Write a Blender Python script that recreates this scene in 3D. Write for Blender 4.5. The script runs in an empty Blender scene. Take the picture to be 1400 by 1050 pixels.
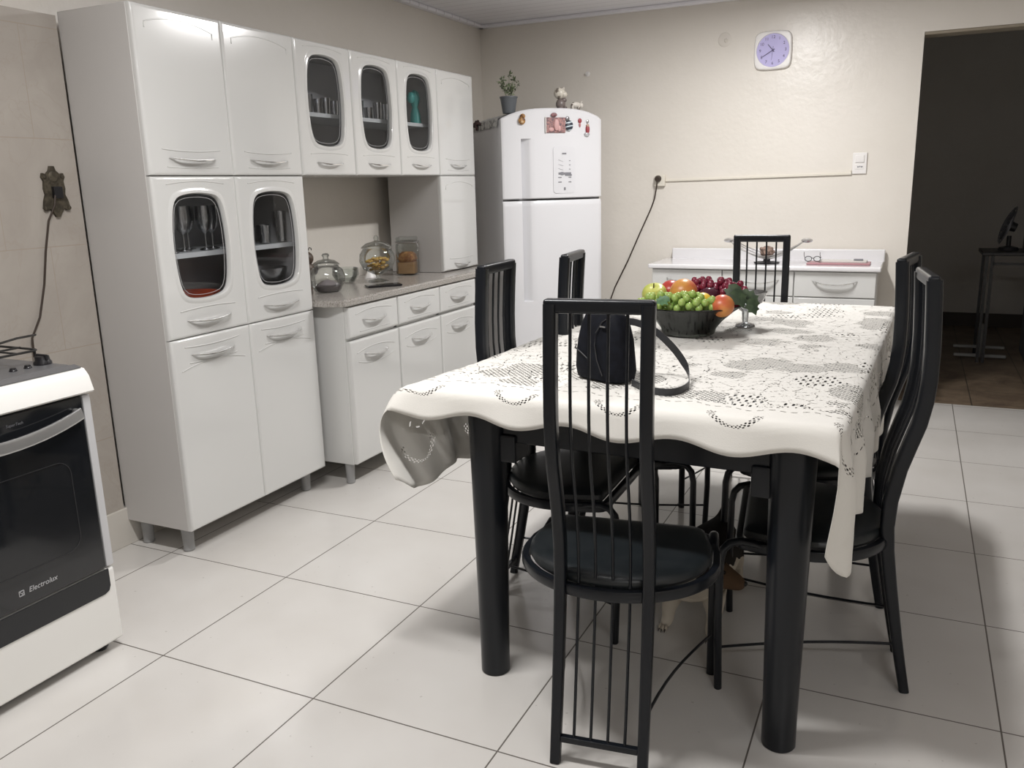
import bpy, bmesh, math, random
from mathutils import Vector, Matrix, noise
R = math.radians
PI = math.pi
sc = bpy.context.scene
C = sc.collection
random.seed(7)

# ------------------------------------------------------------------ helpers
class B:
    """collects shapes (world coordinates) into one mesh"""
    def __init__(s): s.bm = bmesh.new(); s.mi = 0
    def _place(s, vs, M):
        if M is not None:
            for v in vs: v.co = M @ v.co
    def faces(s, co, fs, M=None):
        vs = [s.bm.verts.new(Vector(c)) for c in co]
        for f in fs:
            try:
                g = s.bm.faces.new([vs[i] for i in f]); g.material_index = s.mi
            except ValueError: pass
        s._place(vs, M)
        return s
    def box(s, lo, hi, bev=0, seg=2, M=None):
        n0 = set(s.bm.verts)
        x0,y0,z0 = lo; x1,y1,z1 = hi
        co = [(x0,y0,z0),(x1,y0,z0),(x1,y1,z0),(x0,y1,z0),(x0,y0,z1),(x1,y0,z1),(x1,y1,z1),(x0,y1,z1)]
        fs = [(3,2,1,0),(4,5,6,7),(0,1,5,4),(1,2,6,5),(2,3,7,6),(3,0,4,7)]
        vs = [s.bm.verts.new(c) for c in co]
        F = [s.bm.faces.new([vs[i] for i in f]) for f in fs]
        for f in F: f.material_index = s.mi
        if bev:
            es = list({e for f in F for e in f.edges})
            bmesh.ops.bevel(s.bm, geom=es, offset=bev, segments=seg, affect='EDGES', profile=.5, clamp_overlap=True)
        if M is not None:
            for v in s.bm.verts:
                if v not in n0: v.co = M @ v.co
        return s
    def sweep(s, path, ra, rb=None, n=10, up=(0,0,1), closed=False, cap=True, M=None, square=0):
        """tube along a path; ra, rb half sizes (numbers or lists); square>0 flattens the section"""
        P = [Vector(p) for p in path]; N = len(P)
        if rb is None: rb = ra
        RA = ra if isinstance(ra, (list, tuple)) else [ra]*N
        RB = rb if isinstance(rb, (list, tuple)) else [rb]*N
        up = Vector(up); rings = []; allv = []
        for i in range(N):
            if closed: t = P[(i+1) % N] - P[i-1]
            else: t = P[min(i+1, N-1)] - P[max(i-1, 0)]
            t.normalize()
            a = up.cross(t)
            if a.length < 1e-3: a = Vector((1,0,0)).cross(t)
            a.normalize(); b = t.cross(a)
            ring = []
            for k in range(n):
                th = 2*PI*(k+.5)/n
                c_, s_ = math.cos(th), math.sin(th)
                if square:
                    e = 2/square
                    c_ = math.copysign(abs(c_)**e, c_); s_ = math.copysign(abs(s_)**e, s_)
                ring.append(s.bm.verts.new(P[i] + a*c_*RA[i] + b*s_*RB[i]))
            rings.append(ring); allv += ring
        M_ = N if closed else N-1
        for i in range(M_):
            r0, r1 = rings[i], rings[(i+1) % N]
            for k in range(n):
                f = s.bm.faces.new((r0[k], r0[(k+1) % n], r1[(k+1) % n], r1[k])); f.material_index = s.mi
        if cap and not closed:
            for f in (s.bm.faces.new(rings[0][::-1]), s.bm.faces.new(rings[-1])): f.material_index = s.mi
        s._place(allv, M)
        return s
    def lathe(s, prof, n=24, M=None, axis='Z', wob=None):
        rings = []; allv = []
        for r, z in prof:
            if r < 1e-5:
                v = s.bm.verts.new((0,0,z)); rings.append([v]); allv.append(v)
            else:
                ring = []
                for k in range(n):
                    a = 2*PI*k/n; rr = r*(wob(a, z) if wob else 1)
                    ring.append(s.bm.verts.new((rr*math.cos(a), rr*math.sin(a), z)))
                rings.append(ring); allv += ring
        for i in range(len(rings)-1):
            a, b = rings[i], rings[i+1]
            for k in range(n):
                k2 = (k+1) % n
                if len(a) == 1 and len(b) == 1: break
                if len(a) == 1: f = s.bm.faces.new((a[0], b[k2], b[k]))
                elif len(b) == 1: f = s.bm.faces.new((a[k], a[k2], b[0]))
                else: f = s.bm.faces.new((a[k], a[k2], b[k2], b[k]))
                f.material_index = s.mi
        s._place(allv, M)
        return s
    def ball(s, c, r, n=16, M=None):
        if not isinstance(r, (tuple, list)): r = (r, r, r)
        m = n//2
        prof = [(math.sin(PI*i/m), -math.cos(PI*i/m)) for i in range(m+1)]
        prof[0] = (0,-1); prof[-1] = (0,1)
        T = Matrix.Translation(Vector(c)) @ Matrix.Diagonal((r[0], r[1], r[2], 1))
        return s.lathe(prof, n, (M @ T) if M is not None else T)
    def prism(s, outline, t0, t1, f, holes=None, M=None):
        """outline [(u,v)] extruded t0..t1 with f(u,v,t)->xyz"""
        n = len(outline)
        a = [s.bm.verts.new(Vector(f(u, v, t0))) for u, v in outline]
        b = [s.bm.verts.new(Vector(f(u, v, t1))) for u, v in outline]
        fs = [s.bm.faces.new(a[::-1]), s.bm.faces.new(b)]
        for i in range(n):
            fs.append(s.bm.faces.new((a[i], a[(i+1) % n], b[(i+1) % n], b[i])))
        for g in fs: g.material_index = s.mi
        s._place(a+b, M)
        return s

WM = {}      # world matrix of things
def thing(name, label, cat, loc=(0,0,0), rz=0, group=None):
    o = bpy.data.objects.new(name, None); C.objects.link(o)
    o.empty_display_size = .05
    o.location = loc; o.rotation_euler = (0,0,rz)
    o['label'] = label; o['category'] = cat
    if group: o['group'] = group
    WM[o] = Matrix.Translation(Vector(loc)) @ Matrix.Rotation(rz, 4, 'Z')
    return o
def mk(name, b, mats, parent=None, smooth=True, label=None, angle=40, local=False, wn=True):
    me = bpy.data.meshes.new(name)
    bmesh.ops.recalc_face_normals(b.bm, faces=b.bm.faces)
    b.bm.to_mesh(me); b.bm.free()
    for m in (mats if isinstance(mats, (list, tuple)) else [mats]): me.materials.append(m)
    if smooth:
        me.polygons.foreach_set('use_smooth', [True]*len(me.polygons))
        try: me.set_sharp_from_angle(angle=R(angle))
        except Exception: pass
    o = bpy.data.objects.new(name, me); C.objects.link(o)
    if smooth and wn:
        md = o.modifiers.new('weighted_normals', 'WEIGHTED_NORMAL'); md.keep_sharp = True
    if parent is not None:
        o.parent = parent
        root = parent
        while root.parent: root = root.parent
        if not local: me.transform(WM.get(root, Matrix.Identity(4)).inverted())
    if label: o['label'] = label
    return o
def top(name, label, cat, b, mats, group=None, **k):
    """a thing that is one mesh: origin moved to the base centre"""
    o = mk(name, b, mats, None, **k)
    xs = [v.co for v in o.data.vertices]
    c = Vector(((min(v.x for v in xs)+max(v.x for v in xs))/2, (min(v.y for v in xs)+max(v.y for v in xs))/2, min(v.z for v in xs)))
    o.data.transform(Matrix.Translation(-c)); o.location = c
    WM[o] = Matrix.Translation(c)
    o['label'] = label; o['category'] = cat
    if group: o['group'] = group
    return o
def struct(name, b, mats, parent=None, smooth=False, **k):
    o = mk(name, b, mats, parent, smooth=smooth, **k)
    o['kind'] = 'structure'
    return o
def dup(root, loc, rz, label, group=None):
    r = root.copy(); C.objects.link(r); r.location = loc; r.rotation_euler = (0,0,rz); r['label'] = label
    if group: r['group'] = group
    for ch in list(root.children):
        c = ch.copy(); C.objects.link(c); c.parent = r
        for g in list(ch.children):
            d = g.copy(); C.objects.link(d); d.parent = c
    return r

# ------------------------------------------------------------------ materials
def mat(name, col, rough=.5, metal=0, spec=.5, coat=0, **k):
    m = bpy.data.materials.new(name); m.use_nodes = True
    b = m.node_tree.nodes['Principled BSDF']
    b.inputs['Base Color'].default_value = (*col, 1)
    b.inputs['Roughness'].default_value = rough
    b.inputs['Metallic'].default_value = metal
    b.inputs['Specular IOR Level'].default_value = spec
    if coat: b.inputs['Coat Weight'].default_value = coat; b.inputs['Coat Roughness'].default_value = .05
    for a, v in k.items(): b.inputs[a].default_value = v
    return m
class G:
    """small node-graph writer"""
    def __init__(s, m): s.t = m.node_tree; s.n = s.t.nodes; s.l = s.t.links; s.b = s.n.get('Principled BSDF')
    def node(s, ty, **k):
        x = s.n.new(ty)
        for a, v in k.items(): setattr(x, a, v)
        return x
    def put(s, sock, v):
        if isinstance(v, (int, float)): sock.default_value = v
        elif isinstance(v, tuple): sock.default_value = v
        else: s.l.new(v, sock)
    def m(s, op, a, b=0, c=None):
        x = s.node('ShaderNodeMath', operation=op); s.put(x.inputs[0], a); s.put(x.inputs[1], b)
        if c is not None: s.put(x.inputs[2], c)
        return x.outputs[0]
    def mix(s, f, a, b):
        x = s.node('ShaderNodeMix', data_type='RGBA'); s.put(x.inputs[0], f); s.put(x.inputs[6], a); s.put(x.inputs[7], b)
        return x.outputs[2]
    def pos(s): return s.node('ShaderNodeNewGeometry').outputs['Position']
    def obj(s): return s.node('ShaderNodeTexCoord').outputs['Object']
    def uv(s): return s.node('ShaderNodeTexCoord').outputs['UV']
    def xyz(s, v):
        x = s.node('ShaderNodeSeparateXYZ'); s.l.new(v, x.inputs[0]); return x.outputs
    def noise(s, v, scale, detail=2, rough=.5, dist=0):
        x = s.node('ShaderNodeTexNoise'); s.l.new(v, x.inputs['Vector'])
        x.inputs['Scale'].default_value = scale; x.inputs['Detail'].default_value = detail
        x.inputs['Roughness'].default_value = rough; x.inputs['Distortion'].default_value = dist
        return x.outputs[0]
    def vor(s, v, scale, feature='F1', out='Distance'):
        x = s.node('ShaderNodeTexVoronoi', feature=feature); s.l.new(v, x.inputs['Vector']); x.inputs['Scale'].default_value = scale
        return x.outputs[out]
    def ramp(s, f, stops):
        x = s.node('ShaderNodeValToRGB'); s.l.new(f, x.inputs[0])
        e = x.color_ramp.elements
        while len(e) < len(stops): e.new(.5)
        for i, (p, c) in enumerate(stops): e[i].position = p; e[i].color = (*c, 1)
        return x.outputs[0]
    def bump(s, h, strength=.3, dist=.01):
        x = s.node('ShaderNodeBump'); s.l.new(h, x.inputs['Height']); x.inputs['Strength'].default_value = strength; x.inputs['Distance'].default_value = dist
        s.l.new(x.outputs[0], s.b.inputs['Normal'])
    def grout(s, c, size, off, w):
        """1 on the joint line of a grid along coordinate c"""
        f = s.m('FRACT', s.m('DIVIDE', s.m('SUBTRACT', c, off-size*100), size))
        d = s.m('MULTIPLY', s.m('MINIMUM', f, s.m('SUBTRACT', 1, f)), size)
        return s.m('LESS_THAN', d, w)

def m_floor():
    m = mat('porcelain_floor_tile', (.6,.58,.55), .16, spec=.5); g = G(m)
    p = g.pos(); X = g.xyz(p)
    line = g.m('MAXIMUM', g.grout(X[0], .55, .766, .0021), g.grout(X[1], .55, 0, .0021))
    n = g.noise(p, 2.2, 3); n2 = g.noise(p, 30, 2)
    base = g.ramp(n, [(.3,(.60,.575,.54)), (.7,(.665,.645,.615))])
    speck = g.m('GREATER_THAN', g.noise(p, 70, 0), .855)
    c = g.mix(g.m('MULTIPLY', speck, .35), base, (.3,.27,.24,1))
    g.l.new(g.mix(line, c, (.13,.115,.10,1)), g.b.inputs['Base Color'])
    g.put(g.b.inputs['Roughness'], g.m('ADD', g.m('MULTIPLY', line, .5), g.m('ADD', .13, g.m('MULTIPLY', n2, .08))))
    h = g.m('ADD', g.m('MULTIPLY', line, -1.), g.m('MULTIPLY', g.noise(p, 5, 1), .06))
    g.bump(h, .25, .002)
    return m
def m_wall(name, c0, c1, rough=.32):
    m = mat(name, c0, rough, spec=.45); g = G(m); p = g.pos()
    n = g.noise(p, 1.6, 4, .6)
    g.l.new(g.ramp(n, [(.3, c0), (.7, c1)]), g.b.inputs['Base Color'])
    h = g.m('ADD', g.noise(p, 9, 3), g.m('MULTIPLY', g.noise(p, 38, 3), .5))
    g.bump(h, .35, .006)
    return m
def m_walltile():
    m = mat('beige_marbled_wall_tile', (.5,.46,.41), .25); g = G(m); p = g.pos(); X = g.xyz(p)
    row = g.m('FLOOR', g.m('DIVIDE', g.m('SUBTRACT', X[2], .08-3.6), .36))
    off = g.m('MULTIPLY', g.m('MODULO', row, 2), .16)
    line = g.m('MAXIMUM', g.grout(X[2], .36, .08, .0016), g.grout(g.m('ADD', X[1], off), .34, .40, .0012))
    n = g.noise(p, 3.5, 5, .6, 1.2)
    v = g.m('LESS_THAN', g.m('ABSOLUTE', g.m('SUBTRACT', g.noise(p, 4.5, 4, .55, .8), .5)), .008)
    c = g.ramp(n, [(.3,(.36,.325,.29)), (.7,(.42,.385,.345))])
    c = g.mix(g.m('MULTIPLY', v, .18), c, (.34,.29,.24,1))
    g.l.new(g.mix(line, c, (.36,.31,.26,1)), g.b.inputs['Base Color'])
    g.bump(g.m('MULTIPLY', line, -1), .3, .002)
    return m
def m_ceiling():
    m = mat('white_pvc_ceiling_panels', (.62,.6,.62), .3); g = G(m); X = g.xyz(g.pos())
    line = g.grout(X[1], .10, .02, .0025)
    g.l.new(g.mix(line, (.85,.845,.89,1), (.55,.53,.57,1)), g.b.inputs['Base Color'])
    g.bump(g.m('MULTIPLY', line, -1), .4, .004)
    return m
def m_granite():
    m = mat('grey_speckled_granite', (.4,.38,.36), .2); g = G(m); p = g.pos()
    c = g.ramp(g.noise(p, 160, 4, .7), [(.35,(.12,.11,.10)), (.47,(.33,.31,.28)), (.56,(.40,.38,.355)), (.7,(.58,.56,.53))])
    g.l.new(g.mix(g.m('MULTIPLY', g.noise(p, 20, 2), .4), c, (.40,.36,.33,1)), g.b.inputs['Base Color'])
    return m
def m_brown():
    m = mat('worn_brown_floor_tile', (.10,.075,.055), .45); g = G(m); p = g.pos(); X = g.xyz(p)
    line = g.m('MAXIMUM', g.grout(X[0], .33, .1, .003), g.grout(X[1], .33, 0, .003))
    c = g.ramp(g.noise(p, 5, 5, .7, 1), [(.3,(.10,.07,.05)), (.7,(.24,.18,.12))])
    g.l.new(g.mix(line, c, (.05,.04,.03,1)), g.b.inputs['Base Color'])
    return m
def m_glass(name, tint=(.9,.93,.92), k=.08, rough=.02, edge=.5):
    """thin clear glass: see-through, with a mirror-like sheen growing at the edges"""
    m = bpy.data.materials.new(name); m.use_nodes = True; t = m.node_tree; n = t.nodes; n.clear()
    o = n.new('ShaderNodeOutputMaterial'); tr = n.new('ShaderNodeBsdfTransparent'); gl = n.new('ShaderNodeBsdfGlossy')
    tr.inputs[0].default_value = (*tint, 1); gl.inputs['Roughness'].default_value = rough
    lw = n.new('ShaderNodeLayerWeight'); lw.inputs[0].default_value = edge
    mu = n.new('ShaderNodeMath'); mu.operation = 'MULTIPLY_ADD'; mu.inputs[1].default_value = .75; mu.inputs[2].default_value = k
    t.links.new(lw.outputs['Fresnel'], mu.inputs[0])
    mx = n.new('ShaderNodeMixShader'); t.links.new(mu.outputs[0], mx.inputs[0]); t.links.new(tr.outputs[0], mx.inputs[1]); t.links.new(gl.outputs[0], mx.inputs[2])
    t.links.new(mx.outputs[0], o.inputs[0])
    return m
def m_lace():
    m = mat('cream_lace_cloth', (.80,.78,.73), .85, spec=.15); g = G(m)
    uv = g.uv(); X = g.xyz(uv); u, v = X[0], X[1]
    g.put(g.b.inputs['Sheen Weight'], .2)
    # distance from the hem: stored in the second layer
    at = g.node('ShaderNodeAttribute', attribute_name='hem').outputs['Fac']
    # patches of open square mesh
    cell = g.node('ShaderNodeTexVoronoi', feature='F1'); g.l.new(uv, cell.inputs['Vector']); cell.inputs['Scale'].default_value = 7.6
    cr = g.xyz(cell.outputs['Color'])
    k = 2*PI/.0160
    su, sv = g.m('SINE', g.m('MULTIPLY', u, k)), g.m('SINE', g.m('MULTIPLY', v, k))
    dots = g.m('GREATER_THAN', g.m('MULTIPLY', su, sv), .10)
    stripe = g.m('GREATER_THAN', g.m('MULTIPLY', g.m('SINE', g.m('MULTIPLY', u, k*.9)), g.m('ADD', .35, g.m('SINE', g.m('MULTIPLY', v, k*.36)))), .45)
    near = g.m('LESS_THAN', cell.outputs['Distance'], g.m('ADD', .30, g.m('MULTIPLY', g.noise(uv, 18, 2), .42)))
    patch = g.m('MULTIPLY', g.m('GREATER_THAN', cr[0], .30), near)
    st = g.m('MULTIPLY', g.m('LESS_THAN', cr[0], .22), near)
    # thin dotted outlines between the flowers
    edge = g.node('ShaderNodeTexVoronoi', feature='DISTANCE_TO_EDGE'); g.l.new(uv, edge.inputs['Vector']); edge.inputs['Scale'].default_value = 21
    vein = g.m('MULTIPLY', g.m('LESS_THAN', edge.outputs[0], .032), g.m('GREATER_THAN', g.noise(uv, 130, 0), .54))
    holes = g.m('MAXIMUM', g.m('MAXIMUM', g.m('MULTIPLY', patch, dots), g.m('MULTIPLY', st, stripe)), vein)
    field = g.m('GREATER_THAN', at, .185)
    holes = g.m('MULTIPLY', holes, field)
    # border: repeated half-moon sprays of eyelets and a chain line, along the hem
    per = g.node('ShaderNodeAttribute', attribute_name='perim').outputs['Fac']
    a = g.m('MULTIPLY', g.m('SUBTRACT', g.m('FRACT', g.m('DIVIDE', per, .27)), .5), .27)
    q = g.m('SUBTRACT', at, .098)
    r = g.m('SQRT', g.m('ADD', g.m('MULTIPLY', a, a), g.m('MULTIPLY', g.m('MULTIPLY', q, q), 2.2)))
    th = g.m('ARCTAN2', q, a)
    eye = g.m('GREATER_THAN', g.m('MULTIPLY', g.m('SINE', g.m('MULTIPLY', th, 26)), g.m('SINE', g.m('MULTIPLY', r, 2*PI/.011))), .1)
    moon = g.m('MULTIPLY', g.m('MULTIPLY', g.m('LESS_THAN', g.m('ABSOLUTE', g.m('SUBTRACT', r, .052)), g.m('ADD', .004, g.m('MULTIPLY', g.m('ABSOLUTE', a), .12))), g.m('LESS_THAN', q, .012)), eye)
    ch = g.m('ABSOLUTE', g.m('SUBTRACT', g.m('SUBTRACT', at, .158), g.m('MULTIPLY', g.m('SINE', g.m('MULTIPLY', per, 2*PI/.09)), .008)))
    chain = g.m('MULTIPLY', g.m('LESS_THAN', ch, .0022), g.m('GREATER_THAN', g.m('SINE', g.m('MULTIPLY', per, 2*PI/.024)), -.2))
    holes = g.m('MAXIMUM', holes, g.m('MAXIMUM', moon, chain))
    tr = g.node('ShaderNodeBsdfTransparent'); mx = g.node('ShaderNodeMixShader')
    tl = g.node('ShaderNodeBsdfTranslucent'); tl.inputs[0].default_value = (.7,.67,.6,1)
    m2 = g.node('ShaderNodeMixShader'); m2.inputs[0].default_value = .12
    g.l.new(g.b.outputs[0], m2.inputs[1]); g.l.new(tl.outputs[0], m2.inputs[2])
    g.l.new(holes, mx.inputs[0]); g.l.new(m2.outputs[0], mx.inputs[1]); g.l.new(tr.outputs[0], mx.inputs[2])
    g.l.new(mx.outputs[0], g.n['Material Output'].inputs[0])
    g.bump(g.noise(uv, 300, 2), .15, .002)
    return m
def m_two(name, c0, c1, scale, rough=.5, lo=.4, hi=.6, **k):
    m = mat(name, c0, rough, **k); g = G(m)
    g.l.new(g.ramp(g.noise(g.obj(), scale, 3), [(lo, c0), (hi, c1)]), g.b.inputs['Base Color'])
    return m

M_floor = m_floor()
M_wall = m_wall('cream_painted_wall', (.73,.69,.625), (.77,.73,.67))
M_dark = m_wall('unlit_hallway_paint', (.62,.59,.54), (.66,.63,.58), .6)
M_tile = m_walltile(); M_ceil = m_ceiling(); M_gran = m_granite(); M_brown = m_brown()
M_skirt = mat('white_skirting_tile', (.60,.57,.52), .22)
M_white = mat('white_enamelled_steel', (.64,.64,.625), .16, coat=.6)
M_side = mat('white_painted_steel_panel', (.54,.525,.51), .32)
M_inner = mat('grey_cabinet_interior', (.60,.60,.61), .5)
M_shelf = mat('white_shelf_edge', (.78,.80,.79), .4)
M_chrome = mat('polished_chrome', (.90,.90,.90), .16, 1)
M_steel = mat('brushed_steel', (.55,.55,.56), .3, 1)
M_leg = mat('grey_plastic_leg', (.30,.30,.30), .4)
M_black = mat('satin_black_metal', (.0065,.008,.011), .28, spec=.36)
M_vinyl = m_two('black_vinyl', (.010,.013,.015), (.014,.017,.019), 20, .38)
M_lace = m_lace()
M_board = mat('dark_tabletop', (.10,.10,.105), .5)
M_bag = m_two('navy_black_nylon', (.0035,.004,.0065), (.0055,.0065,.0105), 60, .7, spec=.15)
M_bagtrim = mat('dark_grey_webbing', (.022,.023,.026), .5)
M_piping = mat('grey_piping', (.018,.018,.020), .5)
M_smoke = m_glass('smoked_door_glass', (.72,.73,.75), .03, .02, .10)
M_clear = m_glass('clear_glass', (.93,.95,.94), .04, .03, .35)
M_bowl = m_glass('dark_pressed_glass', (.33,.35,.33), .05, .14, .3)
M_line = mat('white_etched_line', (.42,.42,.42), .5)
M_fr = mat('fridge_white', (.74,.74,.76), .22, coat=.4)
M_frside = mat('fridge_side_grey', (.66,.66,.68), .4)
M_gasket = mat('grey_gasket', (.16,.16,.16), .6)
M_stwhite = mat('stove_white_enamel', (.78,.77,.74), .15, coat=.6)
M_stside = mat('stove_grey_side_frame', (.52,.52,.53), .4)
M_stblack = mat('stove_black_glass', (.010,.011,.013), .08, coat=.5)
M_stband = mat('stove_black_panel', (.016,.017,.019), .3)
M_sttop = mat('graphite_cooktop', (.15,.15,.155), .35, .3)
M_knob = mat('black_knob', (.010,.010,.012), .35)
M_silver = mat('silver_bar', (.55,.55,.55), .28, .8)
M_iron = mat('cast_iron_grate', (.018,.017,.016), .5)
M_wire = mat('dark_brown_cord', (.035,.022,.014), .5)
M_brass = m_two('dark_tarnished_brass', (.05,.042,.03), (.10,.085,.06), 60, .5, metal=.4)
M_plast = mat('white_plastic', (.80,.78,.76), .35)
M_cream = mat('cream_plastic', (.74,.70,.61), .4)
M_lav = mat('lavender_clock_face', (.50,.46,.76), .5)
M_ink = mat('violet_grey_ink', (.10,.08,.18), .5)
M_grey = mat('mid_grey_print', (.22,.22,.24), .5)
M_emit = mat('lamp_tube', (1,1,1), .5); M_emit.node_tree.nodes['Principled BSDF'].inputs['Emission Color'].default_value = (1,.98,.95,1)
M_emit.node_tree.nodes['Principled BSDF'].inputs['Emission Strength'].default_value = 30
def plain(name, c, r=.5, **k): return mat(name, c, r, **k)

# ------------------------------------------------------------------ camera
f_px, yaw, pitch, roll = 1150.72403, -.443690352, .231708707, -.0255935374
fw = Vector((math.sin(yaw)*math.cos(pitch), math.cos(yaw)*math.cos(pitch), -math.sin(pitch)))
r0 = Vector((math.cos(yaw), -math.sin(yaw), 0)); u0 = r0.cross(fw)
rv = r0*math.cos(roll) + u0*math.sin(roll); uvv = -r0*math.sin(roll) + u0*math.cos(roll)
cd = bpy.data.cameras.new('camera'); cam = bpy.data.objects.new('camera', cd); C.objects.link(cam)
mw = Matrix((rv, uvv, -fw)).transposed().to_4x4(); mw.translation = Vector((2.6793, -1.5756, 1.3271))
cam.matrix_world = mw
cd.sensor_fit = 'HORIZONTAL'; cd.sensor_width = 36; cd.lens = f_px/1400*36; cd.clip_start = .02
sc.camera = cam

# ------------------------------------------------------------------ the room
XW, YB, ZC = -.09, 3.89, 2.385       # painted left wall, back wall, ceiling
XR, YF = 5.4, -4.2
b = B(); b.box((XW-.1, YF-.1, -.06), (XR+.1, YB, 0)); struct('floor', b, M_floor)
b = B(); b.box((XW-.1, YF-.1, ZC), (XR+.1, YB+.12, ZC+.06)); struct('ceiling', b, M_ceil)
b = B(); b.box((XW-.12, YF, 0), (XW, YB, ZC)); struct('wall_left', b, M_wall)
b = B(); b.box((XW-.12, YB, 0), (2.655, YB+.14, ZC)).box((2.655, YB, 2.094), (3.75, YB+.14, ZC)).box((3.75, YB, 0), (XR, YB+.14, ZC)); struct('wall_back', b, M_wall)
b = B(); b.box((XR, YF, 0), (XR+.1, YB, ZC)); struct('wall_right', b, M_wall)
b = B(); b.box((XW-.1, YF-.1, 0), (XR+.1, YF, ZC)); struct('wall_front', b, M_wall)
# tiled cladding of the left wall, ending behind the pantry
b = B(); b.box((XW, YF, .15), (-.004, .545, 1.925)); struct('wall_cladding', b, M_tile)
b = B(); b.box((XW, YF, 0), (.004, 1.3, .15), .002, 1); struct('baseboard_left', b, M_skirt)
b = B(); b.box((XW+.001, YB-.01, 0), (2.655, YB, .15), .002, 1).box((3.75, YB-.01, 0), (XR, YB, .15), .002, 1); struct('baseboard_back', b, M_skirt)
# ceiling cove
b = B(); b.box((XW, YB-.045, ZC-.022), (XR, YB, ZC), .006, 2); struct('trim_1', b, M_ceil)
b = B(); b.box((XW, YF, ZC-.022), (XW+.045, YB, ZC), .006, 2); struct('trim_2', b, M_ceil)
# rough plaster soffit edge of the doorway
b = B(); b.box((2.656, YB+.001, 2.078), (3.749, YB+.139, 2.094), .003, 1); struct('trim_3', b, mat('bare_plaster_edge', (.30,.26,.20), .8))
# the unlit room beyond the doorway
b = B(); b.box((1.6, YB, -.06), (5.6, 7.0, 0)); struct('floor_hallway', b, M_brown)
b = B(); b.box((1.5, 6.9, 0), (5.6, 7.0, 2.6)); struct('wall_hallway_far', b, M_dark)
b = B(); b.box((1.5, YB+.14, 0), (1.6, 6.9, 2.6)); struct('wall_hallway_left', b, M_dark)
b = B(); b.box((5.5, YB+.14, 0), (5.6, 6.9, 2.6)); struct('wall_hallway_right', b, M_dark)
b = B(); b.box((1.5, YB+.12, 2.6), (5.6, 7.0, 2.66)); struct('ceiling_hallway', b, M_dark)
b = B(); b.box((1.6, 6.885, 0), (5.5, 6.9, .12)); struct('baseboard_hallway', b, mat('dark_skirting', (.05,.04,.03), .5))

# ------------------------------------------------------------------ steel cabinets along the left wall
def rrect(w, h, r, n=5):
    pts = []
    for cx, cy, a0 in ((w/2-r, h/2-r, 0), (-w/2+r, h/2-r, 90), (-w/2+r, -h/2+r, 180), (w/2-r, -h/2+r, 270)):
        for i in range(n+1):
            a = R(a0+90*i/n); pts.append((cx+r*math.cos(a), cy+r*math.sin(a)))
    return pts
def rect_dir(a, hw, hh):
    c, s_ = math.cos(a), math.sin(a)
    k = min(hw/abs(c) if abs(c) > 1e-6 else 1e9, hh/abs(s_) if abs(s_) > 1e-6 else 1e9)
    return c*k, s_*k
def barrel(a, hw, hh, e=9):
    """window outline: rounded box with bulging sides and arched ends"""
    c, s_ = math.cos(a), math.sin(a)
    k = (abs(c/hw)**e + abs(s_/hh)**e)**(-1/e)
    u, v = c*k, s_*k
    return u*(1-.15*(v/hh)**2), v*(1-.085*(u/hw)**2)
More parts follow.
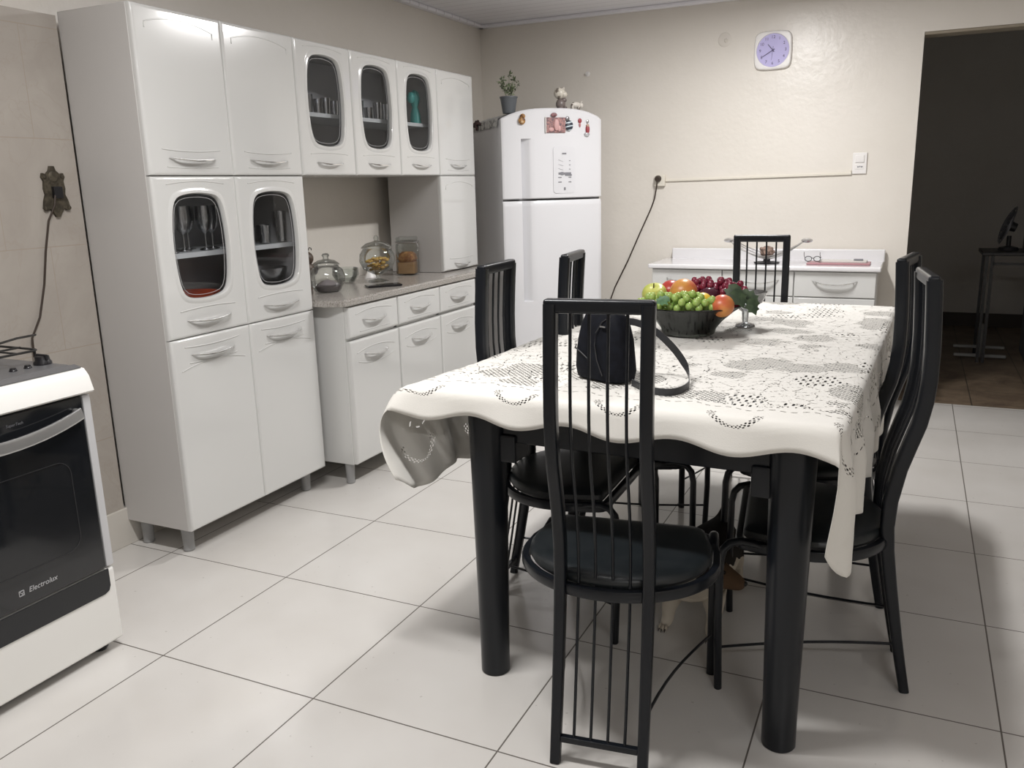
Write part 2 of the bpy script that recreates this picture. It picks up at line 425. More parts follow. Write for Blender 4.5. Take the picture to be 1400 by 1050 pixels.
class Door:
    """door / drawer front in local (u right, v up, t outward); f maps to the world"""
    def __init__(s, f, cu, cv, w, h, t0=0, th=.020, edge=.009):
        s.f, s.cu, s.cv, s.w, s.h, s.t0, s.th, s.edge = f, cu, cv, w, h, t0, th, edge
    def P(s, u, v, t): return s.f(s.cu+u, s.cv+v, s.t0+t)
    def panel(s, hole=None):
        b = B(); N = 96; hw, hh = s.w/2-.0012, s.h/2-.0012
        loops = []
        def outer(inset, t): return [s.P(*rect_dir(2*PI*(k+.5)/N, hw-inset, hh-inset), t) for k in range(N)]
        # snap the closest samples to the true corners
        ang = math.atan2(hh, hw); corners = [ang, PI-ang, PI+ang, 2*PI-ang]
        idx = [min(range(N), key=lambda k: abs(2*PI*(k+.5)/N - c)) for c in corners]
        def loop(inset, t):
            out = []
            for k in range(N):
                if k in idx:
                    j = idx.index(k); sx = (1,-1,-1,1)[j]; sy = (1,1,-1,-1)[j]
                    out.append(s.P(sx*(hw-inset), sy*(hh-inset), t))
                else: out.append(s.P(*rect_dir(2*PI*(k+.5)/N, hw-inset, hh-inset), t))
            return out
        e = s.edge
        L = [loop(0, 0), loop(0, s.th-e), loop(e*.13, s.th-e*.5), loop(e*.5, s.th-e*.13), loop(e, s.th), loop(e+.004, s.th)]
        if hole:
            (hu, hv, dv) = hole
            def inner(sc_, t): 
                o = []
                for k in range(N):
                    u, v = barrel(2*PI*(k+.5)/N, hu*sc_, hv*sc_ if sc_ == 1 else hv+(sc_-1)*hu)
                    o.append(s.P(u, v+dv, t))
                return o
            L += [inner(1.17, s.th), inner(1.14, s.th), inner(1.10, s.th+.0035), inner(1.03, s.th+.0035), inner(1.0, s.th-.003), inner(1.0, .004)]
        vs = [[b.bm.verts.new(Vector(c)) for c in l] for l in L]
        for i in range(len(vs)-1):
            for k in range(N):
                b.bm.faces.new((vs[i][k], vs[i][(k+1) % N], vs[i+1][(k+1) % N], vs[i+1][k]))
        if not hole: b.bm.faces.new(vs[-1])
        return b
    def ridge(s, b, pts, r=.0021):
        P = [s.P(u, v, s.th+.0003) for u, v in pts]
        b.sweep(P, r, r*.9, n=6)
    def arch(s, b, v0, rise, k=.38, ends=.0):
        n = 16; hw = s.w*k
        pts = [(-hw+2*hw*i/n, v0 + rise*(1-(2*i/n-1)**2)) for i in range(n+1)]
        if ends: pts = [(-hw, v0-ends)] + pts + [(hw, v0-ends)]
        s.ridge(b, pts)
    def handle(s, u, v, L=.11, sag=.010, bow=.02, wave=0):
        L = L*1.45
        b = B(); n = 16; P = []; ra = []; rb = []
        for i in range(n+1):
            x = -1+2*i/n
            P.append(s.P(u+x*L/2, v - sag*(1-x*x) + wave*math.sin(x*PI), s.th + bow*(1-x**4)+.001))
            ra.append(.0012+.0030*(1-abs(x)**3)); rb.append(.0022+.0080*(1-x*x))
        t = Vector(s.P(0,0,1))-Vector(s.P(0,0,0))
        b.sweep(P, ra, rb, n=8, up=t)
        # two posts
        for x in (-.82, .82):
            q = (u+x*L/2, v - sag*(1-x*x))
            b.sweep([s.P(*q, s.th-.001), s.P(*q, s.th+bow*(1-x**4)+.002)], .003, n=6)
        return b
def fL(xf):      # fronts facing +x : u -> +y, v -> z
    return lambda u, v, t: (xf+t, u, v)
GRP_D = None
def solid_door(f, root, cu, cv, w, h, hv, name='door', arch=True, L=.12, recess=True, th=.020, lowarch=False):
    d = Door(f, cu, cv, w, h, th=th)
    b = d.panel()
    if arch: d.arch(b, h/2-.055, .022, ends=.02)
    if recess:
        d.arch(b, hv+.030, -.007, k=.34); d.arch(b, hv-.030, -.004, k=.30)
    if lowarch: d.arch(b, hv-.055, .02, k=.4)
    o = mk(name, b, M_white, root)
    mk('handle', d.handle(0, hv, L=L), M_chrome, o)
    return o
def glass_door(f, root, cu, cv, w, h, hu, hvv, dv, hv, L=.12):
    d = Door(f, cu, cv, w, h)
    b = d.panel((hu, hvv, dv))
    d.arch(b, h/2-.028, .010, k=.34)
    d.arch(b, hv+.034, .006, k=.34)
    o = mk('door', b, M_white, root)
    b = B(); N = 64
    b.faces([d.P(barrel(2*PI*k/N, hu*1.04, hvv*1.02)[0], barrel(2*PI*k/N, hu*1.04, hvv*1.02)[1]+dv, .007) for k in range(N)], [tuple(range(N))])
    mk('glass_pane', b, M_smoke, o, smooth=False)
    b = B()
    b.sweep([d.P(barrel(2*PI*k/N, hu*.89, hvv*.94)[0], barrel(2*PI*k/N, hu*.89, hvv*.94)[1]+dv, .0085) for k in range(N)], .0010, n=4, closed=True, up=(1,0,0))
    mk('etched_border', b, M_line, o)
    mk('handle', d.handle(0, hv, L=L), M_chrome, o)
    return o
def cab_leg(root, x, y, h, r=.024):
    b = B(); b.lathe([(0,0),(r*.8,0),(r*.95,.006),(r*.85,.012),(r,h*.9),(r*1.15,h),(0,h)], 16, Matrix.Translation((x,y,0)))
    mk('leg', b, M_leg, root)

ZB, Z1, Z2, ZT = .100, .820, 1.388, 1.938
XF = .318                     # carcass front plane
# tall pantry, three pairs of doors
ya, ym, yb = .552, .953, 1.357
t = thing('pantry_cabinet', 'tall white steel pantry with six doors, two of them smoked glass, beside the stove', 'cabinet', (.16, .955, 0))
b = B()
b.box((-.005, ya, ZB), (XF, ya+.012, ZT), .002, 1).box((-.005, yb-.012, ZB), (XF, yb, ZT), .002, 1)
b.box((-.005, ya+.012, ZT-.012), (XF-.001, yb-.012, ZT)).box((-.005, ya+.012, ZB), (XF-.001, yb-.012, ZB+.015))
b.box((0, ya+.012, Z1-.008), (XF-.001, yb-.012, Z1+.004)).box((0, ya+.012, Z2-.006), (XF-.001, yb-.012, Z2+.006))
b.box((-.005, ya+.012, ZB+.015), (.003, yb-.012, ZT-.012))
b.box((XF-.02, ym-.008, ZB+.01), (XF-.001, ym+.008, ZT-.01))
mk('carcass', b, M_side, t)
b = B(); b.box((.003, ya+.013, 1.098), (XF-.035, yb-.013, 1.116)); mk('shelf', b, M_shelf, t)
# grey lining behind the glass
b = B(); b.faces([(.0045, ya+.013, Z1+.005), (.0045, yb-.013, Z1+.005), (.0045, yb-.013, Z2-.007), (.0045, ya+.013, Z2-.007)], [(0,1,2,3)])
mk('back_lining', b, M_inner, t, smooth=False)
f = fL(XF)
for (y0, y1) in ((ya, ym), (ym, yb)):
    c = (y0+y1)/2; w = y1-y0
    solid_door(f, t, c, (Z2+ZT)/2+.001, w, ZT-Z2, -.215, L=.15)
    glass_door(f, t, c, (Z1+Z2)/2, w, Z2-Z1, .131, .186, .036, -.222, L=.15)
    solid_door(f, t, c, (ZB+Z1)/2, w, Z1-ZB, .298, arch=False, lowarch=True, L=.15)
for x in (.05, .262):
    for y in (ya+.045, yb-.06): cab_leg(t, x, y, ZB)

# three glazed wall cupboards
yc = 2.517; wu = (yc-yb)/3
t = thing('wall_cabinet', 'white steel wall cabinet with three smoked glass doors above the counter', 'cabinet', (.16, (yb+yc)/2, Z2))
b = B()
b.box((-.005, yb+.001, Z2), (XF, yb+.010, ZT)).box((-.005, yc-.010, Z2), (XF, yc-.001, ZT))
b.box((-.005, yb+.01, ZT-.012), (XF-.001, yc-.01, ZT)).box((-.005, yb+.01, Z2), (XF-.001, yc-.01, Z2+.012))
b.box((-.005, yb+.01, Z2+.012), (.003, yc-.01, ZT-.012))
for k in (1, 2): b.box((XF-.02, yb+wu*k-.008, Z2+.012), (XF-.001, yb+wu*k+.008, ZT-.012))
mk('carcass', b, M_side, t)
b = B(); b.box((.003, yb+.012, 1.640), (XF-.035, yc-.012, 1.657)); mk('shelf', b, M_shelf, t)
b = B(); b.faces([(.0045, yb+.012, Z2+.013), (.0045, yc-.012, Z2+.013), (.0045, yc-.012, ZT-.013), (.0045, yb+.012, ZT-.013)], [(0,1,2,3)])
mk('back_lining', b, M_inner, t, smooth=False)
for k in range(3):
    glass_door(f, t, yb+wu*(k+.5), (Z2+ZT)/2, wu, ZT-Z2, .123, .186, .037, -.218, L=.125)

# narrow unit at the fridge end
ye = 2.925
t = thing('narrow_cabinet', 'narrow white steel cabinet with an upper and a lower solid door, next to the fridge', 'cabinet', (.16, (yc+ye)/2, .862))
ZN = .8635
b = B()
b.box((-.005, yc+.001, ZN), (XF, yc+.013, ZT), .002, 1).box((-.005, ye-.012, ZN), (XF, ye, ZT), .002, 1)
b.box((-.005, yc+.013, ZT-.012), (XF-.001, ye-.012, ZT)).box((-.005, yc+.013, ZN), (XF-.001, ye-.012, ZN+.014))
b.box((0, yc+.013, Z2-.006), (XF-.001, ye-.012, Z2+.006)).box((-.005, yc+.013, ZN+.014), (.003, ye-.012, ZT-.012))
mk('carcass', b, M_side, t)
solid_door(f, t, (yc+ye)/2, (Z2+ZT)/2, ye-yc, ZT-Z2, -.215, L=.12)
solid_door(f, t, (yc+ye)/2, (ZN+Z2)/2+.002, ye-yc, Z2-ZN-.004, -.222, L=.12)

# base unit with three drawers over three doors
XB = .445; y0, y1 = 1.420, 2.640; zt = .831
t = thing('base_cabinet', 'white steel base cabinet with three drawers over three doors, under the granite counter', 'cabinet', (.2, 2.03, 0))
b = B()
b.box((.0, y0, .100), (XB, y0+.014, zt), .002, 1).box((.0, y1-.014, .100), (XB, y1, zt), .002, 1)
b.box((.0, y0+.014, .100), (XB-.001, y1-.014, .116)).box((0, y0+.014, zt-.02), (XB-.001, y1-.014, zt)).box((0, y0+.014, .116), (.008, y1-.014, zt-.02))
b.box((XB-.02, y0+.014, .672), (XB-.001, y1-.014, .690))
for k in (1, 2): b.box((XB-.02, y0+(y1-y0)*k/3-.01, .116), (XB-.001, y0+(y1-y0)*k/3+.01, zt-.02))
mk('carcass', b, M_white, t)
f2 = fL(XB); w3 = (y1-y0-.006)/3
for k in range(3):
    c = y0+.003+w3*(k+.5)
    d = Door(f2, c, .7545, w3-.004, .141, th=.022)
    b = d.panel(); d.arch(b, .032, .014, k=.36); d.arch(b, -.048, .0, k=.3)
    o = mk('drawer', b, M_white, t); mk('handle', d.handle(.0, .004, L=.13, sag=.012, wave=.0), M_chrome, o)
    d = Door(f2, c, .3865, w3-.004, .571, th=.022)
    b = d.panel(); d.arch(b, .225, .018, k=.38); d.arch(b, .185, -.02, k=.36)
    o = mk('door', b, M_white, t); mk('handle', d.handle(.0, .214, L=.13, sag=.012), M_chrome, o)
for x in (.06, .40):
    for y in (y0+.03, y1-.04): cab_leg(t, x, y, .100, .022)
# granite worktop with a cut front corner
b = B()
out = [(XW+.002, 1.3595), (.40, 1.3595), (.475, 1.40), (.475, 2.935), (XW+.002, 2.935)]
b.prism(out, .832, .862, lambda u, v, t_: (u, v, t_))
es = [e for e in b.bm.edges if abs(e.verts[0].co.z-.862) < 1e-4 and abs(e.verts[1].co.z-.862) < 1e-4]
bmesh.ops.bevel(b.bm, geom=es, offset=.008, segments=3, affect='EDGES')
top('countertop', 'grey speckled granite worktop lying over the three-drawer base cabinet', 'countertop', b, M_gran)

# ------------------------------------------------------------------ stove
SX0, SX1, SY1, SY0 = .045, .60, .0, -.56
t = thing('gas_stove', 'white gas stove with black glass oven door and graphite cooktop, against the tiled wall', 'stove', (.33, -.28, 0)); stove = t
b = B()
b.box((SX0, SY0, .045), (SX1-.03, SY1, .80), .006, 2)
mk('body', b, M_stside, t)
b = B()                                   # lower white panel with black recess band
b.box((SX1-.03, SY0, .030), (SX1+.012, SY1, .262), .010, 3)
lp = mk('warming_drawer', b, M_stwhite, t)
b = B(); b.prism([(SY0+.03+.0, .262), (SY0+.03, .205), (SY0+.05, .19), (SY1-.045, .19), (SY1-.03, .196), (SY1-.024, .21), (SY1-.024, .262)], .0, .0045, lambda u, v, w: (SX1+.0105+w, u, v))
mk('black_recess', b, M_stband, lp, smooth=False)
b = B(); b.box((SX1-.03, SY1-.026, .268), (SX1+.013, SY1-.001, .786), .004, 2); mk('side_trim', b, M_stside, t)
b = B(); b.box((SX1-.03, SY0+.001, .268), (SX1+.013, SY0+.026, .786), .004, 2); mk('side_trim', b, M_stside, t)
b = B(); b.box((SX1-.03, SY0+.028, .268), (SX1+.014, SY1-.028, .786), .005, 2)
dr = mk('oven_door', b, M_stblack, t)
# window: faint raised border and a rack seen through
b = B(); P = [(SX1+.0145, u-.285, v+.49) for u, v in rrect(.38, .26, .04, 6)]
b.sweep(P, .0014, n=4, closed=True, up=(1,0,0)); mk('window_border', b, mat('dark_window_line', (.03,.03,.032), .3), dr)
b = B(); n = 14; P = []
for i in range(n+1):
    x = -1+2*i/n; P.append((SX1+.030+.020*(1-x*x), -.285+.238*x, .742-.0-.028*(1-x*x)))
b.sweep(P, .0165, .0045, n=12, up=(1,0,0), square=5)
for s_ in (-1, 1): b.box((SX1+.013, -.285+s_*.228-.008, .728), (SX1+.034, -.285+s_*.228+.008, .756), .003, 1)
mk('handle', b, M_silver, dr)
# wordmark and small print on the glass
def text_mesh(name, s, size, M, m, parent=None, shear=0, align='CENTER', extr=.0004):
    cu = bpy.data.curves.new(name, 'FONT'); cu.body = s; cu.size = size; cu.extrude = extr; cu.align_x = align; cu.align_y = 'CENTER'; cu.shear = shear
    cu.resolution_u = 3
    o = bpy.data.objects.new(name, cu); C.objects.link(o)
    dg = bpy.context.evaluated_depsgraph_get()
    me = bpy.data.meshes.new_from_object(o.evaluated_get(dg))
    bpy.data.objects.remove(o); bpy.data.curves.remove(cu)
    me.transform(M)
    if parent:
        r_ = parent
        while r_.parent: r_ = r_.parent
        me.transform(WM[r_].inverted())
    me.materials.clear(); me.materials.append(m)
    q = bpy.data.objects.new(name, me); C.objects.link(q); q.parent = parent
    return q
def frame(o, u, v):      # matrix with text x axis u, y axis v at o
    u = Vector(u).normalized(); v = Vector(v).normalized(); w = u.cross(v)
    m = Matrix((u, v, w)).transposed().to_4x4(); m.translation = Vector(o); return m
M_mark = mat('pale_grey_print', (.42,.42,.43), .5)
text_mesh('wordmark', 'Electrolux', .0205, frame((SX1+.0145, -.226, .308), (0,1,0), (0,0,1)), M_mark, dr, shear=.25)
b = B(); sx = SX1+.0146; cy, cz, q = -.288, .308, .0068
for (a0, a1) in (((-q,-q),(q,-q)), ((q,-q),(q,q)), ((q,q),(-q,q)), ((-q,q),(-q,-q)), ((-q,q),(q,-q)), ((-q*.2,-q),(q,q*.6))):
    b.sweep([(sx, cy+a0[0], cz+a0[1]), (sx, cy+a1[0], cz+a1[1])], .0012, n=4, up=(1,0,0))
mk('emblem', b, M_mark, dr)
text_mesh('small_print', 'SuperTech', .011, frame((SX1+.0145, -.232, .757), (0,1,0), (0,0,1)), mat('dim_grey_print', (.12,.12,.13), .5), dr, shear=.2)
# front fascia, rolled top edge
b = B(); prof = [(SX1-.03, .792), (SX1+.022, .792), (SX1+.027, .797), (SX1+.014, .838), (SX1-.002, .857), (SX1-.03, .862)]
b.prism(prof, SY0+.0, SY1+.004, lambda u, v, w: (u, w, v)); mk('front_fascia', b, M_stwhite, t)
# cooktop
b = B(); b.box((SX0, SY0+.002, .801), (SX1-.031, SY1-.0, .868), .016, 4)
b.prism([(SX1-.031, .860), (SX1-.006, .8585), (SX1-.004, .8625), (SX1-.031, .868)], SY0+.006, SY1-.003, lambda u, v, w: (u, w, v))
ct = mk('cooktop', b, M_sttop, t)
def knob(x, y, r, h):
    b = B(); b.lathe([(0,0),(r,0),(r*1.0,h*.3),(r*.82,h*.5),(r*.76,h*.92),(r*.6,h),(0,h)], 20, Matrix.Translation((x,y,.867)))
    if r > .012: b.box((x-r*.9, y-r*.2, .867+h*.5), (x+r*.9, y+r*.2, .867+h*1.15), .003, 2)
    return b
mk('control_knob', knob(.478, -.002-.03, .024, .026), M_knob, t); mk('control_knob', knob(.478, -.205, .024, .026), M_knob, t)
mk('control_knob', knob(.478, -.285, .024, .026), M_knob, t)
for y in (-.085, -.128): mk('ignition_button', knob(.488, y, .0105, .010), M_knob, t)
for (x, y, r_) in ((.17, -.13, .045), (.17, -.42, .038), (.37, -.16, .042), (.37, -.42, .052)):
    b = B(); b.lathe([(0,0),(r_*1.35,0),(r_*1.3,.006),(r_*.9,.010),(r_*.9,.018),(r_*.75,.022),(0,.022)], 24, Matrix.Translation((x,y,.866)))
    mk('burner', b, M_steel, t)
for yc_ in (-.135, -.42):
    b = B(); z = .905
    P = [(x, y, z) for x, y in [(u+.27, v+yc_) for u, v in rrect(.36, .235, .02, 3)]]
    b.sweep(P, .0035, n=6, closed=True)
    for u in (-.10, .0, .10): b.sweep([(.27+u, yc_-.117, z+.002), (.27+u, yc_+.117, z+.002)], .003, n=6)
    for v in (-.05, .05): b.sweep([(.09, yc_+v, z+.001), (.45, yc_+v, z+.001)], .003, n=6)
    for x in (.10, .44):
        for v in (-.11, .11): b.sweep([(x, yc_+v, .866), (x, yc_+v, z)], .0035, n=6)
    if yc_ > -.2: b.sweep([(.39, -.30, z+.004), (.29, .03, z+.016), (.24, .125, z+.008)], .0035, n=6)
    mk('pan_grate', b, M_iron, t)
for x in (.085, .555):
    for y in (-.52, -.045):
        b = B(); b.lathe([(0,0),(.020,0),(.024,.006),(.024,.014),(.014,.018),(.014,.046),(0,.046)], 16, Matrix.Translation((x,y,0)))
        mk('foot', b, M_knob, t)

# ornate outlet on the tile and its cord
t = thing('wall_outlet', 'ornate tarnished brass outlet plate on the tiled wall above the stove', 'outlet', (0, .442, 1.345))
o_ = [(.008,.085),(.014,.070),(.030,.058),(.045,.062),(.050,.048),(.042,.035),(.046,.010),(.042,-.010),(.052,-.030),(.058,-.055),(.046,-.064),(.032,-.056),(.020,-.068),(.008,-.085)]
o_ = o_ + [(-x, z) for x, z in o_[::-1]]
b = B(); b.prism([(-y, z) for y, z in o_], -.0045, .007, lambda u, v, w: (w, .442+u*.86, 1.345+v))
b.ball((.006, .442, 1.395), (.006,.02,.02), 10)
for s_ in (-1, 1):
    b.ball((.006, .442+s_*.034, 1.395), (.007,.008,.008), 8); b.ball((.006, .442+s_*.044, 1.290), (.007,.008,.008), 8)
mk('plate', b, M_brass, t)
b = B(); b.box((.004, .428, 1.322), (.020, .462, 1.362), .003, 2); mk('socket', b, M_knob, t)
b = B(); b.sweep([(.016, .432, 1.335), (.022, .420, 1.30), (.014, .395, 1.25), (.008, .372, 1.15), (.006, .350, 1.04), (.006, .315, .93), (.010, .272, .865), (.012, .268, .80)], .0035, n=8, up=(1,0,0))
mk('power_cord', b, M_wire, stove)

# ------------------------------------------------------------------ fridge
_pre = set(C.objects)
FX0, FX1, FY = .430, 1.070, 3.125
t = thing('refrigerator', 'white two-door refrigerator with magnets on its freezer door, in the back corner', 'refrigerator', ((FX0+FX1)/2, 3.5, 0))
def ftop(x):
    q = (x-(FX0+FX1)/2)/((FX1-FX0)/2); return 1.705+.056*(1-abs(q)**3)
b = B(); n = 16
out = [(FX0+.004, .045)] + [(FX1-.004, .045)] + [(FX1-.004-(FX1-FX0-.008)*i/n, ftop(FX1-(FX1-FX0)*i/n)-.004) for i in range(n+1)]
b.prism(out, FY+.068, 3.745, lambda u, v, w: (u, w, v)); mk('body', b, M_frside, t, angle=25)
def fdoor(z0, z1, zt_, name):
    xs = [FX0, FX0+.004, FX0+.012, FX0+.05, FX0+.09, .5405, .5412, .550, .562, .575, .588, .60] + [.63+(FX1-.03-.63)*i/10 for i in range(11)] + [FX1-.018, FX1-.006, FX1]
    g0, g1 = .635, 1.590
    vs_ = sorted({0, .01, .03, .5, .97, .985, 1} | ({(g0-z0)/(z1-z0), (g0+.004-z0)/(z1-z0), (g0+.03-z0)/(z1-z0)} if z0 < g0 < z1 else set()) | ({(g1-z0)/(z1-z0), (g1-.004-z0)/(z1-z0), (g1-.03-z0)/(z1-z0)} if z0 < g1 < z1 else set()))
    def yy(x, z, k):
        q = (x-(FX0+FX1)/2)/((FX1-FX0)/2)
        y = FY+.032*q*q
        y += .012*max(0, abs(q)-.93)/.07*1.0
        if k in (0,): y += .006
        if k == len(vs_)-1: y += .008
        if g0+.002 < z < g1-.002 and .5408 < x < .60:
            y += .042*(1-(x-.5412)/.0588)
        return y
    b = B(); grid = []
    for k, v in enumerate(vs_):
        row = []
        for x in xs:
            zz1 = z1 if z1 < 1.5 else ftop(x)
            z = z0+(z1-z0)*v
            if zt_: z = z0 + (z-z0) if v < .9 else z0+(zz1-z0)*v
            row.append(b.bm.verts.new((x, yy(x, z, k), z)))
        grid.append(row)
    for k in range(len(vs_)-1):
        for j in range(len(xs)-1): b.bm.faces.new((grid[k][j], grid[k][j+1], grid[k+1][j+1], grid[k+1][j]))
    # sides and back
    back = [[b.bm.verts.new((v.co.x, FY+.064, v.co.z)) for v in (r_[0], r_[-1])] for r_ in grid]
    for k in range(len(vs_)-1):
        b.bm.faces.new((grid[k][0], grid[k+1][0], back[k+1][0], back[k][0])); b.bm.faces.new((grid[k][-1], back[k][1], back[k+1][1], grid[k+1][-1]))
    for r_, bk in ((grid[0], back[0]), (grid[-1], back[-1])):
        tops = [b.bm.verts.new((v.co.x, FY+.064, v.co.z)) for v in r_]
        for j in range(len(xs)-1): b.bm.faces.new((r_[j], r_[j+1], tops[j+1], tops[j]))
    bmesh.ops.remove_doubles(b.bm, verts=b.bm.verts, dist=.0002)
    return mk(name, b, M_fr, t, angle=35)
fdoor(.075, 1.234, False, 'fridge_door')
fz = fdoor(1.246, 1.761, True, 'freezer_door')
b = B(); b.box((FX0+.01, FY+.052, 1.2345), (FX1-.01, FY+.072, 1.2455)).box((FX0+.012, FY+.0645, .08), (FX1-.012, FY+.0675, 1.70)); mk('gasket', b, M_gasket, t)
b = B(); b.box((FX0+.02, FY+.09, .0), (FX1-.02, 3.73, .0445)); mk('kick_plate', b, M_gasket, t)
# control label
b = B(); b.prism([(u+.808, v+1.408) for u, v in rrect(.145, .268, .018, 4)], 0, .0022, lambda u, v, w: (u, FY-.0012+.032*((u-.7425)/.3125)**2-w, v))
lb = mk('control_label', b, mat('pale_grey_label', (.70,.70,.72), .35), fz, angle=30)
def yl(x): return FY-.0016+.032*((x-.7425)/.3125)**2-.0022
def dash(x, z, w, h):
    x -= .015; b = B(); b.box((x-w/2, yl(x)-.0006, z-h/2), (x+w/2, yl(x)+.0004, z+h/2)); mk('printed_mark', b, M_grey, fz, smooth=False)
dash(.822, 1.503, .026, .008)
for z, w in ((1.462,.03),(1.437,.03),(1.413,.026)):
    b = B(); b.sweep([(.768, yl(.768), z+.006), (.783, yl(.783), z), (.80, yl(.80), z-.004)], .0006, n=4); mk('printed_mark', b, M_grey, fz); dash(.858, z, .008, .004)
dash(.824, 1.388, .082, .013); dash(.806, 1.388, .018, .018); dash(.848, 1.379, .044, .009)
dash(.792, 1.366, .022, .005); dash(.858, 1.366, .018, .005); dash(.792, 1.339, .022, .005); dash(.858, 1.339, .018, .005); dash(.824, 1.300, .010, .016)
# lace cover on the fridge top, hanging over the left side
M_doily = m_two('lace_runner', (.62,.62,.60), (.30,.30,.30), 45, .8, .52, .56)
b = B(); n = 40
row0 = []; 
for i in range(n+1):
    y = 3.215+.50*i/n
    sag = .024+.016*abs(math.sin(i*PI/5))
    row0.append([(FX0+.25, y, ftop(FX0+.25)), (FX0+.10, y, ftop(FX0+.10)), (FX0+.02, y, ftop(FX0+.02)), (FX0-.002, y, ftop(FX0)+.001), (FX0-.005, y, ftop(FX0)-.012), (FX0-.006, y, 1.70-sag)])
for q in (0, .0016):
    V = [[b.bm.verts.new((x-(q if k > 2 else 0), y, z+(q if k < 4 else 0)-.0005)) for k, (x, y, z) in enumerate(r_)] for r_ in row0]
    for i in range(n):
        for k in range(5): b.bm.faces.new((V[i][k], V[i+1][k], V[i+1][k+1], V[i][k+1]))
top('fridge_runner', 'scalloped lace runner draped over the left edge of the fridge top', 'cloth', b, M_doily)
b = B()
for (y, z, r_) in ((3.60,1.708,.020),(3.56,1.712,.016),(3.63,1.700,.018),(3.59,1.680,.016),(3.53,1.70,.012)):
    b.ball((FX0-.014, y, z), (.010, r_, r_), 8)
top('flower_ornament', 'small dusky flower ornament clipped to the fridge runner behind the cabinet end', 'ornament', b, m_two('dusky_rose_brown', (.16,.09,.09), (.05,.045,.04), 60, .7))
# ------------------------------------------------------------------ things on the fridge top and door
def leafcloud(b, c, rad, n, size, seed):
    rnd = random.Random(seed)
    for i in range(n):
        a, e = rnd.uniform(0, 2*PI), rnd.uniform(-.5, 1.3); r_ = rnd.uniform(.25, 1)
        p = Vector((c[0]+rad[0]*r_*math.cos(a)*math.cos(e), c[1]+rad[1]*r_*math.sin(a)*math.cos(e), c[2]+rad[2]*r_*math.sin(e)))
        d = (p-Vector(c)).normalized(); s_ = Vector((rnd.uniform(-1,1), rnd.uniform(-1,1), rnd.uniform(-1,1))).cross(d).normalized(); u_ = d.cross(s_)
        L = size*rnd.uniform(.7, 1.2); w = L*.28
        b.faces([p-d*L*.3, p+s_*w+u_*w*.2, p+d*L*.8, p-s_*w+u_*w*.2, p+u_*w*.1+d*L*.2], [(0,1,4),(1,2,4),(2,3,4),(3,0,4)])
px, py = .505, 3.235; pz = ftop(px)+.002
t = thing('potted_plant', 'small green plant in a dark grey bucket pot on the fridge', 'plant', (px, py, pz))
b = B(); b.lathe([(0,0),(.036,0),(.050,.085),(.053,.086),(.053,.094),(.047,.094),(.045,.086),(0,.082)], 20, Matrix.Translation((px,py,pz))); mk('pot', b, mat('dark_grey_pot', (.10,.11,.12), .45), t)
b = B(); rnd = random.Random(3)
for i in range(11):
    a = i*2.4; r_ = .02+.045*rnd.random(); h = .05+.075*rnd.random()*(1.2 if r_ < .04 else .7)
    b.sweep([(px+.01*math.cos(a), py+.01*math.sin(a), pz+.08), (px+r_*math.cos(a), py+r_*math.sin(a), pz+.09+h)], .0012, n=4)
    leafcloud(b, (px+r_*math.cos(a), py+r_*math.sin(a), pz+.085+h), (.020,.020,.022), 9, .020, i)
    leafcloud(b, (px+r_*.6*math.cos(a), py+r_*.6*math.sin(a), pz+.085+h*.5), (.018,.018,.02), 6, .018, i+50)
mk('foliage', b, m_two('dull_green_leaf', (.06,.085,.04), (.14,.17,.09), 50, .6), t, smooth=False)
# ceramic animal: big round head bending over a small spotted one
fx, fy = .835, 3.22; fz_ = ftop(fx)+.001
t = thing('ceramic_figurine', 'white and grey ceramic animal figurine with a big round head, on the fridge', 'figurine', (fx, fy, fz_))
Mc = m_two('white_grey_glaze', (.62,.58,.50), (.20,.17,.14), 28, .3, .54, .60)
b = B(); b.ball((fx-.012, fy, fz_+.092), (.036,.034,.034), 18).ball((fx+.008, fy-.018, fz_+.084), (.024,.020,.018), 12)
b.ball((fx-.036, fy+.002, fz_+.108), (.009,.008,.012), 8).ball((fx+.014, fy+.004, fz_+.120), (.010,.008,.010), 8); mk('head', b, Mc, t)
b = B(); b.ball((fx-.006, fy, fz_+.030), (.030,.026,.034), 14).ball((fx+.012, fy-.01, fz_+.052), (.018,.014,.013), 10).ball((fx-.014, fy-.02, fz_+.008), (.018,.014,.009), 10).ball((fx+.014, fy-.02, fz_+.008), (.014,.014,.009), 10)
mk('body', b, mat('taupe_glaze', (.17,.14,.13), .35), t)
gx = .925; gz = ftop(gx)+.001
t = thing('cow_figurine', 'tiny white and brown four-legged figurine, right of the round-headed one', 'figurine', (gx, fy, gz))
b = B(); b.ball((gx, fy, gz+.036), (.034,.018,.017), 14).ball((gx+.036, fy-.004, gz+.032), (.013,.012,.015), 10)
for s_ in (-.022, .020):
    for q in (-.009, .009): b.sweep([(gx+s_, fy+q, gz), (gx+s_, fy+q, gz+.03)], .0065, n=8)
b.sweep([(gx+.034, fy, gz+.045), (gx+.044, fy, gz+.056)], .003, n=6)
mk('body', b, m_two('white_brown_glaze', (.66,.62,.56), (.14,.11,.09), 38, .35, .56, .60), t)
def fy_at(x): return FY+.032*((x-.7425)/.3125)**2
def magnet(label, parts, group=None, cat='magnet', name='fridge_magnet'):
    x0 = parts[0][1]; t_ = thing(name, label, cat, (x0[0], fy_at(x0[0]), x0[2]))
    for nm, c, r_, m_ in parts:
        b_ = B(); yy_ = fy_at(c[0])-r_[1]*.85
        b_.ball((c[0], yy_, c[2]), r_, 12); mk(nm, b_, m_, t_)
    return t_
